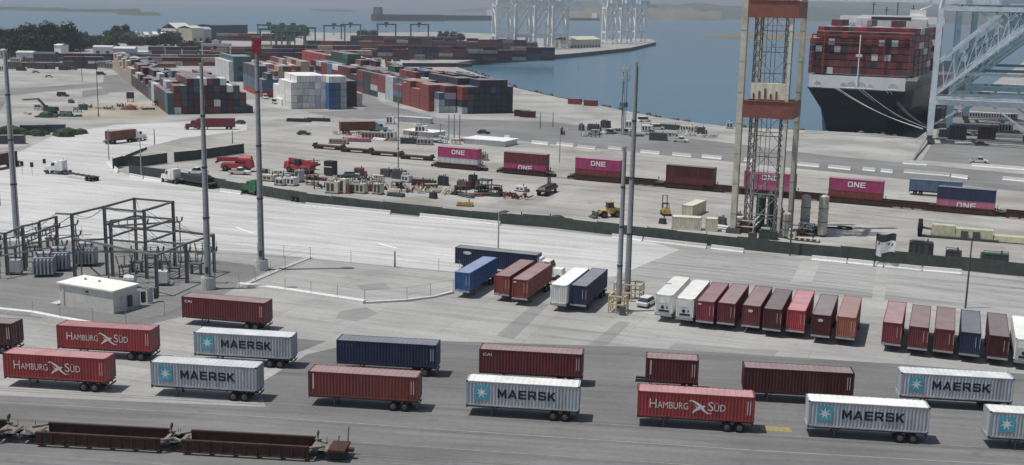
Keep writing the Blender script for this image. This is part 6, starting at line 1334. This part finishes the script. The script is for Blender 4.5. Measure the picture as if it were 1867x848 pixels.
# rubber tyred gantries
def rtg(label, px, py, rz, col, H=21, W=24):
    t = thing('yard_gantry', label, 'crane', G(px, py), rz, 'yard gantry cranes'); m = paint[col]
    for x in (-W / 2, W / 2):
        for y in (-4, 4): mb = MB(); mb.bar((x, y, 1.6), (x, y * .7, H), .9, .9); mb.build('leg', m, t)
        mb = MB(); mb.bar((x, -5.5, 1.3), (x, 5.5, 1.3), .9, 1.0); mb.build('sill_beam', m, t)
        for y in (-4.6, 4.6): wheel_pair(t, x, y, .8, .6)
    for y in (-2.8, 2.8): mb = MB(); mb.bar((-W / 2 - 1, y, H + .3), (W / 2 + 1, y, H + .3), .9, 1.6); mb.build('girder', m, t)
    mb = MB(); mb.box(-3, 2, -2.4, 2.4, H + 1.1, H + 3.4); mb.build('trolley', m, t); mb = MB(); mb.box(-2, .2, -1, 1, H - 3, H - .8); mb.build('cab', m_glass, t); mb = MB(); mb.bar((-1, 0, H - 9), (-1, 0, H), .3); mb.box(-1.6, -.4, -6, 6, H - 9.6, H - 9); mb.build('spreader', paint['dark_grey'], t)
m_ = PRGB['green']; P('gantry_green', (.10, .19, .13))
for k, (x, y) in enumerate(((492, 82), (516, 84), (536, 84), (552, 90), (500, 96), (530, 100))): rtg(['leftmost green', 'second green', 'third green', 'fourth green', 'nearer left green', 'nearer right green'][k] + ' yard gantry crane of the far cluster', x, y, rad(14 if k < 4 else 20), 'gantry_green', 20)
for k, (x, y) in enumerate(((610, 76), (640, 72), (705, 70), (765, 70))): rtg(['first', 'second', 'third', 'last'][k] + ' grey yard gantry crane along the far shore', x, y, rad(14), 'dark_grey' if k > 1 else 'gantry_green', 18)
rtg('low green gantry over the pale stack in the back', 395, 112, rad(16), 'light_grey', 12, 20)
# far ships
def far_ship(label, x0, x1, y, h, col, cabin=None, cargo=None):
    a, c = G(x0, y, WZ), G(x1, y + .4, WZ); Lg = (c - a).length; th_ = math.atan2(c.y - a.y, c.x - a.x); t = thing('cargo_ship', label, 'ship', (a + c) / 2, th_)
    X = Lg / 2; B = 16; mb = MB(); mb.slab([(-X, -B * .6), (-X + 12, -B), (X - 30, -B), (X, 0), (X - 30, B), (-X + 12, B), (-X, B * .6)], -1, h); mb.build('hull', paint[col], t)
    if cargo: mb = MB(); mb.box(-X + 20, X - 60, -B + 1, B - 1, h, h + cargo, 2, 0); mb.build('cargo', paint['dark_maroon'], t)
    x = X - 45 if cabin == 'r' else -X + 14; mb = MB(); mb.box(x, x + 14, -B + 2, B - 2, h, h + 22, 1, 1); mb.build('bridge_house', m_shipw if cabin == 'r' else paint['dark_grey'], t)
    mb = MB(); mb.bar((x + 7, 0, h + 22), (x + 7, 0, h + 34), 1.2); mb.build('mast', m_shipw, t); return t
far_ship('long dark red ship in the channel beyond the far yard', 681, 812, 37.5, 19, 'dark_maroon'); far_ship('dark green grey ship right behind the dark red one', 800, 905, 37, 17, 'charcoal', 'r')
far_ship('small red ship with white bridge between the white cranes', 1040, 1094, 37, 10, 'maroon', 'r'); far_ship('small grey ship near the far hills', 1226, 1278, 35, 9, 'dark_grey')
# halls on the left shore
hall(322, 74, 352, 73, 20, 13, 'white sawtooth hall on the left shore', 'white', 'white', gable=.3); hall(350, 75, 372, 74.5, 20, 14, 'cream block beside the white hall on the shore', 'cream', 'cream')
hall(372, 73, 386, 73, 20, 12, 'grey end block of the shore halls', 'grey', 'grey'); hall(386, 72, 452, 70, 20, 16, 'large dark blue hall on the left shore', 'navy', 'steel_blue', gable=.05)
for k, (x, y) in enumerate(((222, 76), (235, 77), (247, 76), (268, 78), (284, 77), (300, 78))): hall(x - 4, y, x + 4, y, 8, 8, ORD[k] + ' small white house of the row on the shore', 'light_grey', 'white', 'house', 'house', .35)
for k, (x0, x1, y, D, H, c, l) in enumerate(((30, 60, 112, 10, 6, 'light_grey', 'low pale shed below the dark trees'), (62, 100, 118, 12, 7, 'dark_grey', 'grey shed at the corner of the upper left lot'), (0, 26, 108, 10, 6, 'grey', 'grey shed at the left picture edge under the trees'), (208, 246, 112, 12, 9, 'light_grey', 'pale flat shed left of the left stack'), (170, 205, 100, 12, 6, 'light_grey', 'white low shed behind the rust containers'), (250, 268, 110, 8, 6, 'light_grey', 'tiny pale shed behind the left stack'), (100, 112, 108, 8, 10, 'white', 'small white kiosk beside the dark trees'))):
    hall(x0, y, x1, y + .5, D, H, l, c, c if c != 'dark_grey' else 'dark_grey', 'shed', 'shed', .1)

# ------------------------------------------------------------ trees
def crown_mesh(seed, n_=2000, rx=1, rz=.8):
    r = random.Random(seed); mb = MB(); cl = []
    for k in range(22): a = r.uniform(0, 6.28); e = r.uniform(-1.3, 1); d = r.uniform(.35, .8); cl.append((V((math.cos(a) * d * rx, math.sin(a) * d * rx, e * .6 * rz)), r.uniform(.25, .45)))
    for k in range(n_):
        c, rr_ = cl[k % len(cl)]; v_ = V((r.gauss(0, 1), r.gauss(0, 1), r.gauss(0, .8))).normalized() * rr_ * r.uniform(.55, 1.05); p = c + v_
        u = V((r.gauss(0, 1), r.gauss(0, 1), r.gauss(0, 1))).normalized(); w_ = u.cross(V((r.random(), r.random(), 1))).normalized(); s_ = r.uniform(.05, .10)
        mb.face(p - u * s_, p + w_ * s_ * .8, p + u * s_, p - w_ * s_ * .8)
    return mb.mesh('crown', m_leaf)
CRN = [crown_mesh(s_) for s_ in (1, 2, 3, 4)]
mb = MB(); mb.cyl((0, 0, 0), (0, 0, .5), .06, .035, 7); mb.cyl((0, 0, .45), (.25, .1, .8), .03, .015, 5); mb.cyl((0, 0, .4), (-.25, -.05, .8), .03, .015, 5); TRK = mb.mesh('trunk', m_trunk)
def tree(px, py, h, rw, label, group):
    t = thing('broadleaf_tree', label, 'tree', G(px, py), random.uniform(0, 6), group); tk = link('trunk', TRK, t); tk.scale = (h, h, h)
    c = link('crown', random.choice(CRN), t, (0, 0, h * .5)); c.scale = (rw * 1.1, rw * 1.1, h * .62)
tl = [(-22, 98, 22, 13), (2, 96, 20, 12), (22, 98, 21, 13), (40, 96, 20, 11), (55, 98, 24, 13), (72, 97, 25, 14), (90, 97, 25, 13), (106, 94, 26, 13), (120, 92, 22, 12), (132, 94, 15, 9), (10, 104, 15, 10), (50, 104, 17, 11), (85, 103, 18, 12), (30, 108, 12, 9)]
for k, (x, y, h, rw) in enumerate(tl): tree(x, y, h, rw, ORD[k] + ' of the tall dark trees in the clump at upper left', 'dark trees at upper left')
r_ = random.Random(8); k2 = 0
for x0, x1, y, n_, h in ((140, 205, 86, 9, 12), (205, 235, 76, 3, 16), (240, 330, 82, 8, 11), (330, 400, 90, 6, 9), (500, 560, 66, 5, 13), (655, 690, 68, 3, 11), (800, 850, 72, 3, 10), (300, 316, 74, 2, 15)):
    for k in range(n_):
        tree(x0 + (x1 - x0) * (k + .5) / n_ + r_.uniform(-3, 3), y + r_.uniform(-3, 3), h * r_.uniform(.75, 1.2), h * r_.uniform(.5, .8), 'dark tree, number %s of the scattered shore trees counted from the left' % (ORD[k2] if k2 < 25 else 'twenty ' + ORD[k2 - 20]), 'scattered trees along the far shore'); k2 += 1
# ------------------------------------------------------------ haze
mb = MB(); mb.box(-31000, 31000, -900, 59000, WZ - 5, 560); hz = mb.mesh('haze', [])
mh = bpy.data.materials.new('haze'); mh.use_nodes = True; n = mh.node_tree.nodes; n.remove(n['Principled BSDF']); pv = n.new('ShaderNodeVolumePrincipled')
pv.inputs['Color'].default_value = (.74, .82, .92, 1); pv.inputs['Density'].default_value = 1.25e-4; pv.inputs['Anisotropy'].default_value = .2
mh.node_tree.links.new(pv.outputs[0], n['Material Output'].inputs['Volume']); hz.materials.append(mh); link('haze', hz)['kind'] = 'stuff'
